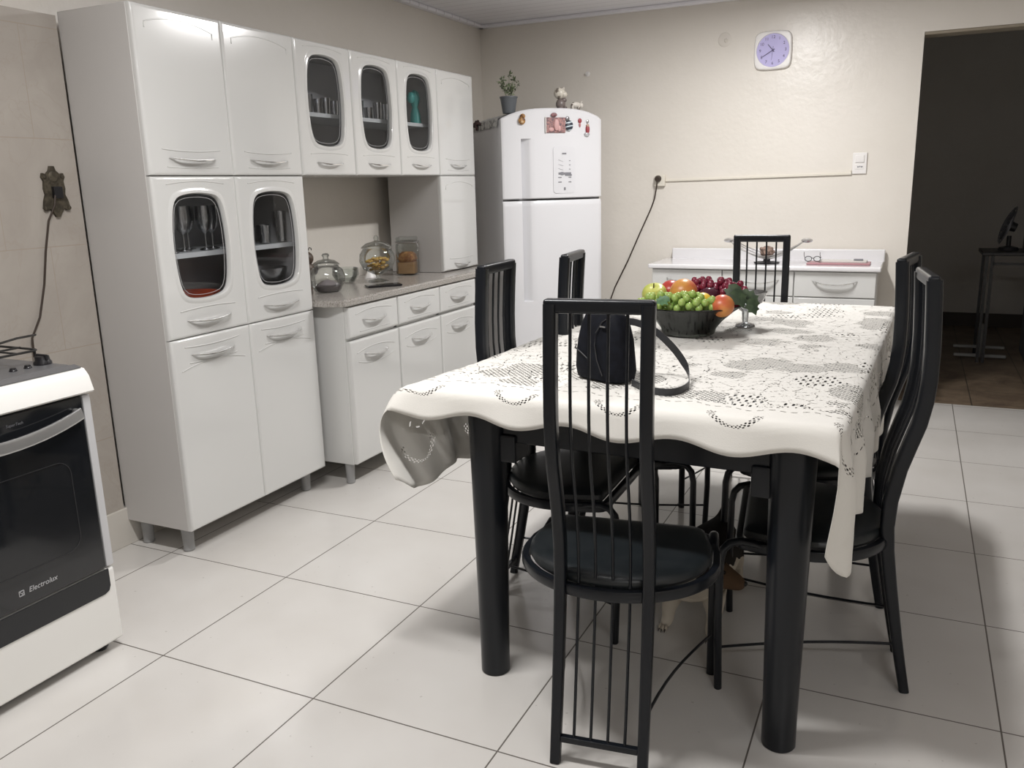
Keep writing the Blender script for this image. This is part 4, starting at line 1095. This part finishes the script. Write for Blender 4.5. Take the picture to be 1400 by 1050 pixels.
def make_chair(label):
    t = thing('dining_chair', label, 'chair', (0,0,0), 0, 'tall-backed black dining chairs')
    for s_ in (-1, 1):
        b = B(); P = [(s_*.1025, y, z) for z, y in PROF]
        wid = [.0125+.0020*min(1, z/.5) for z, y in PROF]; dep = [.0125+.0060*min(1, z/.55) for z, y in PROF]
        b.sweep(P, wid, dep, n=16, up=(0,1,0), square=4)
        mk('back_post', b, M_black, t, local=True)
    b = B(); b.box((-.117, .002, 1.066), (.117, .030, 1.096), .007, 3); mk('top_rail', b, M_black, t, local=True)
    b = B(); b.box((-.092, py_(.06)-.008, .050), (.092, py_(.06)+.008, .066), .003, 2); mk('bottom_rail', b, M_black, t, local=True)
    for x in (-.060, -.020, .020, .060):
        b = B(); b.sweep([(x, y, z) for z, y in [(.060, py_(.06))]+PROF[2:-1]+[(1.072, .015)]], .0036, n=8, up=(0,1,0)); mk('spindle', b, M_black, t, local=True)
    # ring frame
    o_ = seat_outline(); b = B(); b.sweep([(x, y, .415) for x, y in o_], .011, .015, n=10, closed=True, square=3); mk('seat_frame', b, M_black, t, local=True)
    # upholstered pad
    b = B(); loops = []
    for ins, z in ((.016,.424),(.010,.434),(.013,.446),(.024,.454),(.05,.458),(.09,.4595),(.14,.460)):
        k = 1-ins/.23
        loops.append([b.bm.verts.new((x*k, .245+(y-.245)*k, z)) for x, y in o_])
    for a_, c_ in zip(loops, loops[1:]):
        for i in range(len(o_)): b.bm.faces.new((a_[i], a_[(i+1) % len(o_)], c_[(i+1) % len(o_)], c_[i]))
    b.bm.faces.new(loops[-1]); b.bm.faces.new(loops[0][::-1])
    mk('seat', b, M_vinyl, t, local=True)
    for s_ in (-1, 1):
        b = B(); P = [(s_*.219, .345, .415), (s_*.217, .392, .424), (s_*.216, .425, .427), (s_*.216, .452, .419), (s_*.216, .468, .400), (s_*.216, .475, .368), (s_*.217, .476, .2), (s_*.218, .470, .0)]
        b.sweep(P, .0105, .0125, n=12, up=(1,0,0)); mk('leg', b, M_black, t, local=True)
        b = B(); P = [(s_*(.104+.112*i/8 - .018*math.sin(PI*i/8)), .028+.44*i/8, .135-.015*i/8) for i in range(9)]
        b.sweep(P, .0038, n=8); mk('stretcher', b, M_black, t, local=True)
    return t
CH = [((2.11, .035, 0), 7.5, 'black metal dining chair at the near end of the table, back to the viewer'),
      ((1.497, .79, 0), -89, 'black metal dining chair on the left side of the table, nearer the pantry'),
      ((1.593, 1.20, 0), -84, 'black metal dining chair on the left side of the table, in front of the fridge'),
      ((2.736, .744, 0), 97, 'black metal dining chair on the right side of the table, nearest the viewer'),
      ((2.690, 1.205, 0), 81, 'black metal dining chair on the right side of the table, beside the dark doorway'),
      ((2.098, 2.18, 0), 181, 'black metal dining chair at the far end of the table, before the white sideboard')]
ch0 = make_chair(CH[0][2])
for i, (l, a, lab) in enumerate(CH[1:]): dup(ch0, l, R(a), lab)
ch0.location = CH[0][0]; ch0.rotation_euler.z = R(CH[0][1])

# ------------------------------------------------------------------ handbag on the table
hb = Matrix.Translation((1.972, .490, ZCL+.001)) @ Matrix.Rotation(R(-22), 4, 'Z')
t = thing('handbag', 'small navy black backpack-style handbag standing on the near end of the table', 'bag', (1.972,.490,ZCL+.001), R(-22))
b = B(); secs = [(0,.070,.032),(.006,.082,.042),(.03,.086,.047),(.07,.083,.046),(.11,.077,.043),(.145,.069,.038),(.170,.057,.031),(.186,.040,.022),(.193,.018,.010)]
N = 36; V = []
for z, rx, ry in secs:
    V.append([])
    for k in range(N):
        a = 2*PI*k/N; c_, s_ = math.cos(a), math.sin(a)
        e = .62; x = rx*math.copysign(abs(c_)**e, c_); y = ry*math.copysign(abs(s_)**e, s_)
        w = 1+.02*noise.noise(Vector((x*30, y*30, z*22)))
        V[-1].append(b.bm.verts.new(hb @ Vector((x*w, y*w, z))))
for i in range(len(V)-1):
    for k in range(N): b.bm.faces.new((V[i][k], V[i][(k+1) % N], V[i+1][(k+1) % N], V[i+1][k]))
b.bm.faces.new(V[0][::-1]); b.bm.faces.new(V[-1])
mk('bag_body', b, M_bag, t)
b = B(); b.sweep([hb @ Vector(p_) for p_ in [(-.085,-.020,.085),(-.070,-.042,.083),(-.045,-.0475,.074),(-.022,-.048,.060),(-.018,-.048,.052)]], .0018, n=6); mk('pocket_piping', b, M_piping, t)
b = B(); P = [(.03,-.048,.02),(.012,-.049,.06),(.004,-.048,.10),(.006,-.045,.13),(.020,-.038,.158),(.040,-.026,.172)]
b.sweep([hb @ Vector(p_) for p_ in P], .0016, n=6); mk('front_zip', b, M_piping, t)
b = B(); b.box((.046,-.046,.020), (.050,-.043,.048), 0, M=hb).box((.020,-.046,.146), (.038,-.041,.150), 0, M=hb); mk('metal_tag', b, M_chrome, t)
b = B(); b.sweep([hb @ Vector(p_) for p_ in [(-.03,.0,.188),(-.022,.0,.205),(0,0,.211),(.022,0,.205),(.03,0,.188)]], .0045, .0022, n=8); mk('grab_loop', b, M_bagtrim, t)
P = [(2.015,.512,.975),(2.045,.520,.972),(2.085,.530,.955),(2.125,.530,.925),(2.155,.545,.885),(2.178,.540,.850),(2.192,.500,.832),(2.200,.440,.8305),(2.188,.385,.8305),(2.160,.368,.8305),(2.115,.385,.8305),(2.060,.440,.8305)]
from mathutils import geometry
def smooth_path(P, k=4):
    P = [Vector(p_) for p_ in P]; out = []
    for i in range(len(P)-1):
        p0 = P[max(i-1,0)]; p1 = P[i]; p2 = P[i+1]; p3 = P[min(i+2,len(P)-1)]
        for j in range(k):
            u = j/k; out.append(.5*((2*p1)+(-p0+p2)*u+(2*p0-5*p1+4*p2-p3)*u*u+(-p0+3*p1-3*p2+p3)*u**3))
    out.append(P[-1]); return out
SP = smooth_path(P, 4)
b = B(); b.sweep(SP, .0012, .0095, n=8, up=(.0,.0,1), square=4)
mk('shoulder_strap', b, M_bagtrim, t)

# ------------------------------------------------------------------ fruit bowl
BX, BY = 2.015, 1.225
T = Matrix.Translation((BX, BY, ZCL+.001))
t = thing('fruit_bowl', 'dark smoky glass bowl with a wavy rim, full of fruit, on the table', 'bowl', (BX,BY,ZCL+.001))
wob = lambda a, z: 1+(.022*max(0, z-.04)/.06)*math.sin(8*a+.6)
b = B(); b.lathe([(0,.0),(.078,0),(.086,.004),(.092,.022),(.112,.048),(.145,.078),(.172,.098),(.178,.101),(.170,.1015),(.140,.083),(.106,.053),(.086,.026),(.078,.010),(0,.008)], 48, T, wob=wob)
mk('bowl', b, M_bowl, t)
b = B(); N = 60; b.sweep([T @ Vector((.176*wob(a, .1)*math.cos(a), .176*wob(a, .1)*math.sin(a), .101)) for a in [2*PI*k/N for k in range(N)]], .0028, n=6, closed=True); mk('rim', b, M_bowl, t)
ZR = ZCL
def fruit(name, label, c, r, m, squash=.9, dimple=True, cat='fruit', stem=True):
    t_ = thing(name, label, cat, (c[0], c[1], c[2]-r*squash))
    n = 14; prof = []
    for i in range(n+1):
        a = PI*i/n; rr = r*math.sin(a); z = -r*squash*math.cos(a)
        if dimple and i > n-4: z -= r*.22*(1-math.sin(a))**1.5*1.6
        prof.append((rr if 0 < i < n else 0, z))
    b_ = B(); b_.lathe(prof, 22, Matrix.Translation(c) @ Matrix.Rotation(R(25), 4, 'X')); mk('flesh', b_, m, t_)
    if stem:
        b_ = B(); T_ = Matrix.Translation(c) @ Matrix.Rotation(R(25), 4, 'X'); b_.sweep([T_ @ Vector((0,0,r*squash*.62)), T_ @ Vector((.002,.002,r*squash*1.05))], .0022, n=6); mk('stem', b_, plain('stem_brown', (.06,.04,.02), .8), t_)
M_appl = m_two('yellow_green_skin', (.55,.56,.14), (.42,.46,.08), 25, .3); M_peach = m_two('red_orange_skin', (.55,.10,.05), (.62,.26,.06), 18, .35, .35, .65)
M_peach2 = m_two('orange_skin', (.62,.28,.06), (.55,.12,.05), 16, .35); M_plum = plain('dark_plum_skin', (.06,.008,.02), .2); M_yel = plain('yellow_skin', (.75,.50,.04), .35); M_red = plain('red_skin', (.45,.05,.04), .3)
fruit('green_apple', 'big yellow green apple at the left side of the fruit bowl', (BX-.135, BY+.055, ZR+.125), .044, M_appl)
fruit('red_apple', 'red apple behind the yellow green one in the bowl', (BX-.095, BY+.125, ZR+.128), .040, M_red, .95, False, stem=False)
fruit('peach', 'orange red peach standing highest in the middle of the bowl', (BX-.022, BY+.010, ZR+.142), .046, M_peach2, .92, False, stem=False)
fruit('plum', 'dark purple plum behind the yellow fruit', (BX+.052, BY+.065, ZR+.122), .038, M_plum, .8, False, stem=False)
fruit('lemon', 'yellow lemon between the green grapes and the plum', (BX+.052, BY-.035, ZR+.118), .032, M_yel, .85, False, stem=False)
fruit('nectarine', 'orange red nectarine at the right rim of the bowl', (BX+.128, BY-.085, ZR+.112), .038, M_peach, .95, False, stem=False)
fruit('red_pear', 'reddish fruit half hidden between the peach and the red grapes', (BX-.03, BY+.115, ZR+.130), .036, M_peach, 1.0, False, stem=False)
fruit('pale_apple', 'pale fruit low under the green apple and peach', (BX-.07, BY+.01, ZR+.085), .036, M_appl, .9, False, stem=False)
fruit('orange_fruit', 'orange fruit low under the plum in the bowl', (BX+.06, BY+.02, ZR+.072), .038, M_peach2, .9, False, stem=False)
def bunch(label, spots, r, m, leaf=None, seed=1, name='grape_bunch'):
    c0 = spots[0]; t_ = thing(name, label, 'grapes', (BX, BY, ZR+.1))
    b_ = B(); b_.ball((0,0,0), (r, r, r*1.12), 12)
    me = None
    first = mk('grape', b_, m, t_, local=True)
    first.location = Vector(spots[0])-Vector((BX,BY,ZR+.1))
    for p_ in spots[1:]:
        o = first.copy(); C.objects.link(o); o.parent = t_; o.location = Vector(p_)-Vector((BX,BY,ZR+.1))
    b_ = B(); b_.sweep(smooth_path([spots[0], spots[len(spots)//2], spots[-1]], 4), .0018, n=5); mk('stalk', b_, plain('stalk_green', (.10,.14,.04), .7), t_)
    return t_
def pack(cx_, cy_, cz_, ext, r, n, seed):
    rnd = random.Random(seed); out = []; tries = 0
    while len(out) < n and tries < 6000:
        tries += 1
        p_ = (cx_+rnd.uniform(-1,1)*ext[0], cy_+rnd.uniform(-1,1)*ext[1], cz_+rnd.uniform(-1,1)*ext[2])
        q = ((p_[0]-cx_)/ext[0])**2+((p_[1]-cy_)/ext[1])**2+((p_[2]-cz_)/ext[2])**2
        if q > 1: continue
        if all((p_[0]-o[0])**2+(p_[1]-o[1])**2+(p_[2]-o[2])**2 > (1.75*r)**2 for o in out): out.append(p_)
    return out
M_gg = mat('green_grape_skin', (.32,.46,.12), .25, **{'Subsurface Weight': .15}); M_rg = mat('red_grape_skin', (.20,.02,.045), .22)
bunch('bunch of pale green grapes hanging over the front rim of the fruit bowl', pack(BX-.015, BY-.095, ZR+.118, (.130,.055,.032), .0125, 70, 4), .0125, M_gg)
bunch('bunch of dark red grapes piled at the back right of the fruit bowl', pack(BX+.050, BY+.125, ZR+.138, (.115,.060,.036), .0118, 90, 9), .0115, M_rg)
bunch('few dark red grapes lying beside the leaves at the bowl\'s right rim', pack(BX+.135, BY+.06, ZR+.125, (.038,.05,.035), .0115, 20, 12), .0115, M_rg)
t = thing('grape_leaves', 'dark green artificial vine leaves hanging over the right rim of the bowl', 'leaves', (BX+.17, BY+.0, ZR+.13))
def leaf(b, c, d, n_, L):
    c, d, n_ = Vector(c), Vector(d).normalized(), Vector(n_).normalized(); s_ = d.cross(n_).normalized()
    o_ = [(-.15,0),(.0,.32),(.22,.28),(.30,.50),(.52,.30),(.70,.36),(.78,.16),(1.05,0)]
    pts = o_ + [(u, -v) for u, v in o_[::-1][1:-1]]
    b.faces([c+d*u*L+s_*v*L*1.15+n_*(.10*L*(1-(2*abs(v))**2)) for u, v in pts]+[c+d*.4*L+n_*.16*L], [(i, (i+1) % len(pts), len(pts)) for i in range(len(pts))])
M_leaf = m_two('vine_leaf_green', (.025,.045,.02), (.05,.08,.035), 40, .55)
for (c, d, n_, L) in (((BX+.155, BY-.015, ZR+.150), (.35,-.25,-.6), (.5,-.7,.4), .062), ((BX+.170, BY+.02, ZR+.140), (.8,-.1,-.5), (.3,-.6,.6), .066), ((BX+.150, BY+.0, ZR+.165), (-.1,-.4,-.7), (.2,-.8,.4), .060), ((BX+.20, BY-.01, ZR+.12), (.4,-.2,-.8), (.5,-.7,.3), .050)):
    b = B(); leaf(b, c, d, n_, L); mk('leaf', b, M_leaf, t, smooth=True)
b = B(); leaf(b, (BX-.035, BY-.145, ZR+.138), (-.6,-.5,-.3), (-.1,-.7,.6), .045)
top('vine_leaf', 'single green leaf lying on top of the pale green grapes', 'leaf', b, m_two('fresh_leaf_green', (.05,.12,.05), (.08,.18,.08), 40, .5))
b = B(); T = Matrix.Translation((BX+.150, BY+.215, ZCL+.001))
b.lathe([(0,0),(.035,0),(.03,.006),(.010,.012),(.012,.05),(.055,.085),(.070,.120),(.068,.122),(.050,.088),(0,.060)], 28, T, wob=lambda a, z: 1+.08*math.sin(4*a)*min(1, z/.1))
top('glass_dish', 'clear glass dish with a rippled rim behind the fruit bowl', 'dish', b, m_glass('bright_clear_glass', (.85,.87,.88), .22, .06))

# ------------------------------------------------------------------ the small dog under the near chair
def skinmesh(verts, edges, radii, sub=2, root=0):
    me = bpy.data.meshes.new('tmp'); me.from_pydata(verts, edges, []); o = bpy.data.objects.new('tmp', me); C.objects.link(o)
    md = o.modifiers.new('s', 'SKIN'); md.use_smooth_shade = True
    sv = me.skin_vertices[0].data if me.skin_vertices else None
    if sv is None:
        bpy.context.view_layer.update()
        sv = me.skin_vertices[0].data
    for i, r_ in enumerate(radii): sv[i].radius = r_ if isinstance(r_, tuple) else (r_, r_)
    sv[root].use_root = True
    m2 = o.modifiers.new('b', 'SUBSURF'); m2.levels = sub; m2.render_levels = sub
    dg = bpy.context.evaluated_depsgraph_get(); r_ = bpy.data.meshes.new_from_object(o.evaluated_get(dg))
    bpy.data.objects.remove(o); return r_
D0 = Vector((2.150, .755, 0))      # y grows towards the tail
V = [(0,.34,.205),(0,.20,.205),(.0,.06,.200),(.0,-.02,.195),     # 0 rump 1 loin 2 chest 3 forechest
     (.03,-.05,.245),(.075,-.075,.262),(.120,-.078,.248),(.165,-.075,.232),   # 4 neck 5 head 6 muzzle 7 nose
     (-.062,.0,.150),(-.074,-.005,.085),(-.076,-.012,.022),(-.080,-.040,.012), # 8-11 left fore
     (.062,.0,.150),(.066,-.010,.085),(.058,-.022,.024),(.066,-.055,.012),     # 12-15 right fore
     (-.055,.33,.150),(-.062,.36,.095),(-.062,.385,.060),(-.060,.36,.016),(-.060,.33,.011),
     (.055,.33,.150),(.062,.36,.095),(.062,.385,.060),(.075,.34,.016),(.080,.31,.011),
     (0,.40,.235),(.01,.46,.285)]
Ed = [(0,1),(1,2),(2,3),(3,4),(4,5),(5,6),(6,7),(2,8),(8,9),(9,10),(10,11),(2,12),(12,13),(13,14),(14,15),(0,16),(16,17),(17,18),(18,19),(19,20),(0,21),(21,22),(22,23),(23,24),(24,25),(0,26),(26,27)]
Rd = [1.22*q for q in [.062,.066,.074,.060,.044,.044,.025,.016,.034,.019,.015,.014,.034,.019,.015,.014,.036,.022,.014,.014,.012,.036,.022,.014,.014,.012,.016,.008]]
V = [(x+.012, y, z-.03*min(1, z/.1)) for x, y, z in V]
dm = skinmesh([tuple(D0+Vector(v)) for v in V], Ed, Rd, 2, 2)
dm.transform(Matrix.Translation(-D0))
m = mat('short_dog_fur', (.6,.55,.47), .85, spec=.15); g = G(m); po = g.obj(); X = g.xyz(po)
blk = g.m('GREATER_THAN', g.m('ADD', g.m('ADD', X[2], g.m('MULTIPLY', X[1], .35)), g.m('MULTIPLY', g.noise(po, 9, 2), .09)), .265)
headb = g.m('MULTIPLY', g.m('GREATER_THAN', X[0], .040), g.m('GREATER_THAN', X[2], .178))
headb = g.m('MULTIPLY', headb, g.m('LESS_THAN', X[1], .0))
tan = g.m('MULTIPLY', headb, g.m('GREATER_THAN', X[0], .115))
c = g.mix(g.m('MAXIMUM', blk, headb), (.58,.53,.45,1), (.022,.018,.016,1)); c = g.mix(tan, c, (.12,.075,.045,1))
g.l.new(c, g.b.inputs['Base Color']); g.bump(g.noise(po, 160, 3), .4, .003)
dm.materials.clear(); dm.materials.append(m)
dm.polygons.foreach_set('use_smooth', [True]*len(dm.polygons))
dog = thing('dog', 'small white-chested dog with a dark head standing under the near chair', 'dog', D0)
o = bpy.data.objects.new('body', dm); C.objects.link(o); o.parent = dog
for s_ in (-1, 1):
    b = B(); b.ball(D0+Vector((.075+.010, -.078+s_*.034, .290)), (.006,.006,.006), 8); 
    e = B(); c = D0+Vector((.075, -.072+s_*.034, .262)); e.faces([c+Vector((-.016,0,-.01)), c+Vector((.016,0,-.006)), c+Vector((-.012,s_*.030,.006)), c+Vector((-.016,s_*.026,-.028)), c+Vector((0,s_*.020,-.012))], [(0,1,4),(1,2,4),(2,3,4),(3,0,4)]); 
    bmesh.ops.solidify(e.bm, geom=e.bm.faces[:], thickness=.004)
    mk('ear', e, plain('dark_fur', (.02,.016,.014), .85), dog)
    b.bm.free(); b = B(); b.ball(D0+Vector((.118, -.078+s_*.026, .248)), .006, 8); mk('eye', b, plain('dark_eye', (.01,.008,.006), .1), dog)
b = B(); b.ball(D0+Vector((.172, -.075, .211)), (.009,.010,.008), 10); mk('nose', b, plain('nose_black', (.01,.01,.01), .35), dog)
for (px_, py0) in ((-.068,-.040),(.078,-.055)):
    b = B()
    for k in (-1, 0, 1): b.ball(D0+Vector((px_+k*.009, py0-.014+abs(k)*.004, .010)), (.0055,.012,.0085), 8)
    mk('toes', b, plain('paw_cream', (.52,.46,.38), .8), dog)
    b = B()
    for k in (-1, 0, 1): b.sweep([D0+Vector((px_+k*.009, py0-.024+abs(k)*.004, .010)), D0+Vector((px_+k*.0095, py0-.033+abs(k)*.004, .004))], [.0022,.0008], n=5)
    mk('claws', b, plain('claw_dark', (.03,.025,.02), .4), dog)
    
# ------------------------------------------------------------------ furniture in the dark room
M_dk = plain('dark_metal', (.02,.02,.022), .4); M_gf = plain('grey_metal_foot', (.35,.35,.34), .5)
t = thing('side_table', 'dark narrow metal table with a light grey cross foot in the unlit room', 'table', (3.35, 5.4, 0))
b = B(); b.box((3.13, 5.2, .765), (3.75, 5.6, .790), .004, 1); mk('tabletop', b, M_dk, t)
for x in (3.165, 3.20, 3.71):
    for y in (5.23, 5.57):
        if x == 3.20 and y == 5.57: continue
        b = B(); b.box((x-.010, y-.010, .0), (x+.010, y+.010, .765)); mk('leg', b, M_dk, t)
b = B(); b.box((3.02, 5.36, .012), (3.36, 5.39, .034), .004, 1).box((3.02, 5.52, .05), (3.36, 5.55, .07), .004, 1).box((3.165, 5.355, .03), (3.20, 5.385, .26), .004, 1); mk('cross_foot', b, M_gf, t)
b = B(); b.box((3.20, 5.22, .70), (3.70, 5.235, .715)); mk('crossbar', b, M_dk, t)
t = thing('desk_fan', 'small dark desk fan tilted back on the table in the unlit room', 'fan', (3.27, 5.4, .791))
b = B(); b.lathe([(0,0),(.07,0),(.06,.02),(.015,.03),(.015,.10),(0,.10)], 16, Matrix.Translation((3.30,5.4,.791))); mk('base', b, M_dk, t)
Tf = Matrix.Translation((3.285,5.4,.965)) @ Matrix.Rotation(R(-70), 4, 'Y')
b = B()
for k in range(7):
    r_ = .02+.018*k; b.sweep([Tf @ Vector((r_*math.cos(a), r_*math.sin(a), .03-.02*(k/6)**2)) for a in [2*PI*j/28 for j in range(28)]], .0016, n=4, closed=True)
for k in range(16):
    a = 2*PI*k/16; b.sweep([Tf @ Vector((.02*math.cos(a), .02*math.sin(a), .032)), Tf @ Vector((.128*math.cos(a), .128*math.sin(a), .010))], .0012, n=4)
b.sweep([Tf @ Vector((.130*math.cos(a), .130*math.sin(a), 0)) for a in [2*PI*j/28 for j in range(28)]], .004, .010, n=6, closed=True)
mk('grille', b, plain('fan_grey', (.12,.12,.13), .4), t)
b = B()
for k in range(4):
    a = PI/2*k; b.faces([Tf @ Vector((.01*math.cos(a), .01*math.sin(a), 0)), Tf @ Vector((.10*math.cos(a-.3), .10*math.sin(a-.3), .012)), Tf @ Vector((.11*math.cos(a), .11*math.sin(a), .004)), Tf @ Vector((.10*math.cos(a+.3), .10*math.sin(a+.3), -.010))], [(0,1,2),(0,2,3)])
bmesh.ops.solidify(b.bm, geom=b.bm.faces[:], thickness=.002)
b.lathe([(0,-.06),(.03,-.055),(.035,-.01),(.02,.02),(0,.022)], 14, Tf); mk('blades_and_motor', b, M_dk, t)
b = B(); b.box((3.40, 5.30, .791), (3.72, 5.52, .985), .01, 2); top('black_case', 'black box-shaped case on the table beside the fan in the unlit room', 'case', b, M_dk)
b = B(); b.sweep(smooth_path([(3.42,5.5,.985),(3.40,5.6,1.06),(3.44,5.9,1.3),(3.46,6.6,1.45),(3.5,6.88,1.9)], 5), .004, n=6); top('hanging_cable', 'thin dark cable rising behind the fan to the far wall of the unlit room', 'cable', b, M_dk)
t = thing('armchair', 'dark bulky armchair at the right edge of the doorway, in the unlit room', 'armchair', (3.62, 4.75, 0))
b = B(); b.box((3.42, 4.5, .04), (4.1, 5.1, .42), .06, 3); mk('seat_base', b, plain('black_upholstery', (.012,.012,.012), .7), t)
b = B(); b.box((3.40, 4.48, .10), (3.50, 5.1, .60), .04, 3); mk('armrest', b, plain('black_upholstery_arm', (.012,.012,.012), .7), t)

# ------------------------------------------------------------------ lamps of the kitchen, and one added fill light
def tube_lamp(x, y, z, L, power, label, ang=0, col=(1,.985,.975)):
    t = thing('ceiling_lamp', label, 'lamp', (x, y, z), ang)
    Mx = Matrix.Translation((x,y,z)) @ Matrix.Rotation(ang, 4, 'Z')
    b = B(); b.box((-L/2, -.045, .0), (L/2, .045, ZC-z-.001), .008, 2, M=Mx); mk('housing', b, M_plast, t)
    l = bpy.data.lights.new('tube', 'AREA'); l.shape = 'RECTANGLE'; l.size = L*.96; l.size_y = .11; l.energy = power; l.color = col
    o = bpy.data.objects.new('tube_light', l); C.objects.link(o); o.parent = t; o.location = (0,0,-.012)
    return t
tube_lamp(1.88, 2.50, ZC-.05, .60, 29, 'white tube lamp on the ceiling near the back wall', R(90))
tube_lamp(1.50, -.20, ZC-.05, .90, 27, 'white tube lamp on the ceiling before the near end of the table', R(0))
tube_lamp(3.90, -2.20, ZC-.05, 1.2, 20, 'added unseen tube light filling the near right part of the kitchen', R(30))  # added out of view as fill for the right floor and near hem
w = bpy.data.worlds.new('world'); sc.world = w; w.use_nodes = True
w.node_tree.nodes['Background'].inputs[0].default_value = (.9,.93,1,1); w.node_tree.nodes['Background'].inputs[1].default_value = .15

sc.view_settings.view_transform = 'Standard'; sc.view_settings.look = 'None'
sc.view_settings.exposure = 0.55; sc.view_settings.gamma = 1; sc.view_settings.use_curve_mapping = False
sc.cycles.max_bounces = 10; sc.cycles.transparent_max_bounces = 24; sc.cycles.caustics_reflective = False; sc.cycles.caustics_refractive = False
sc.cycles.use_denoising = True
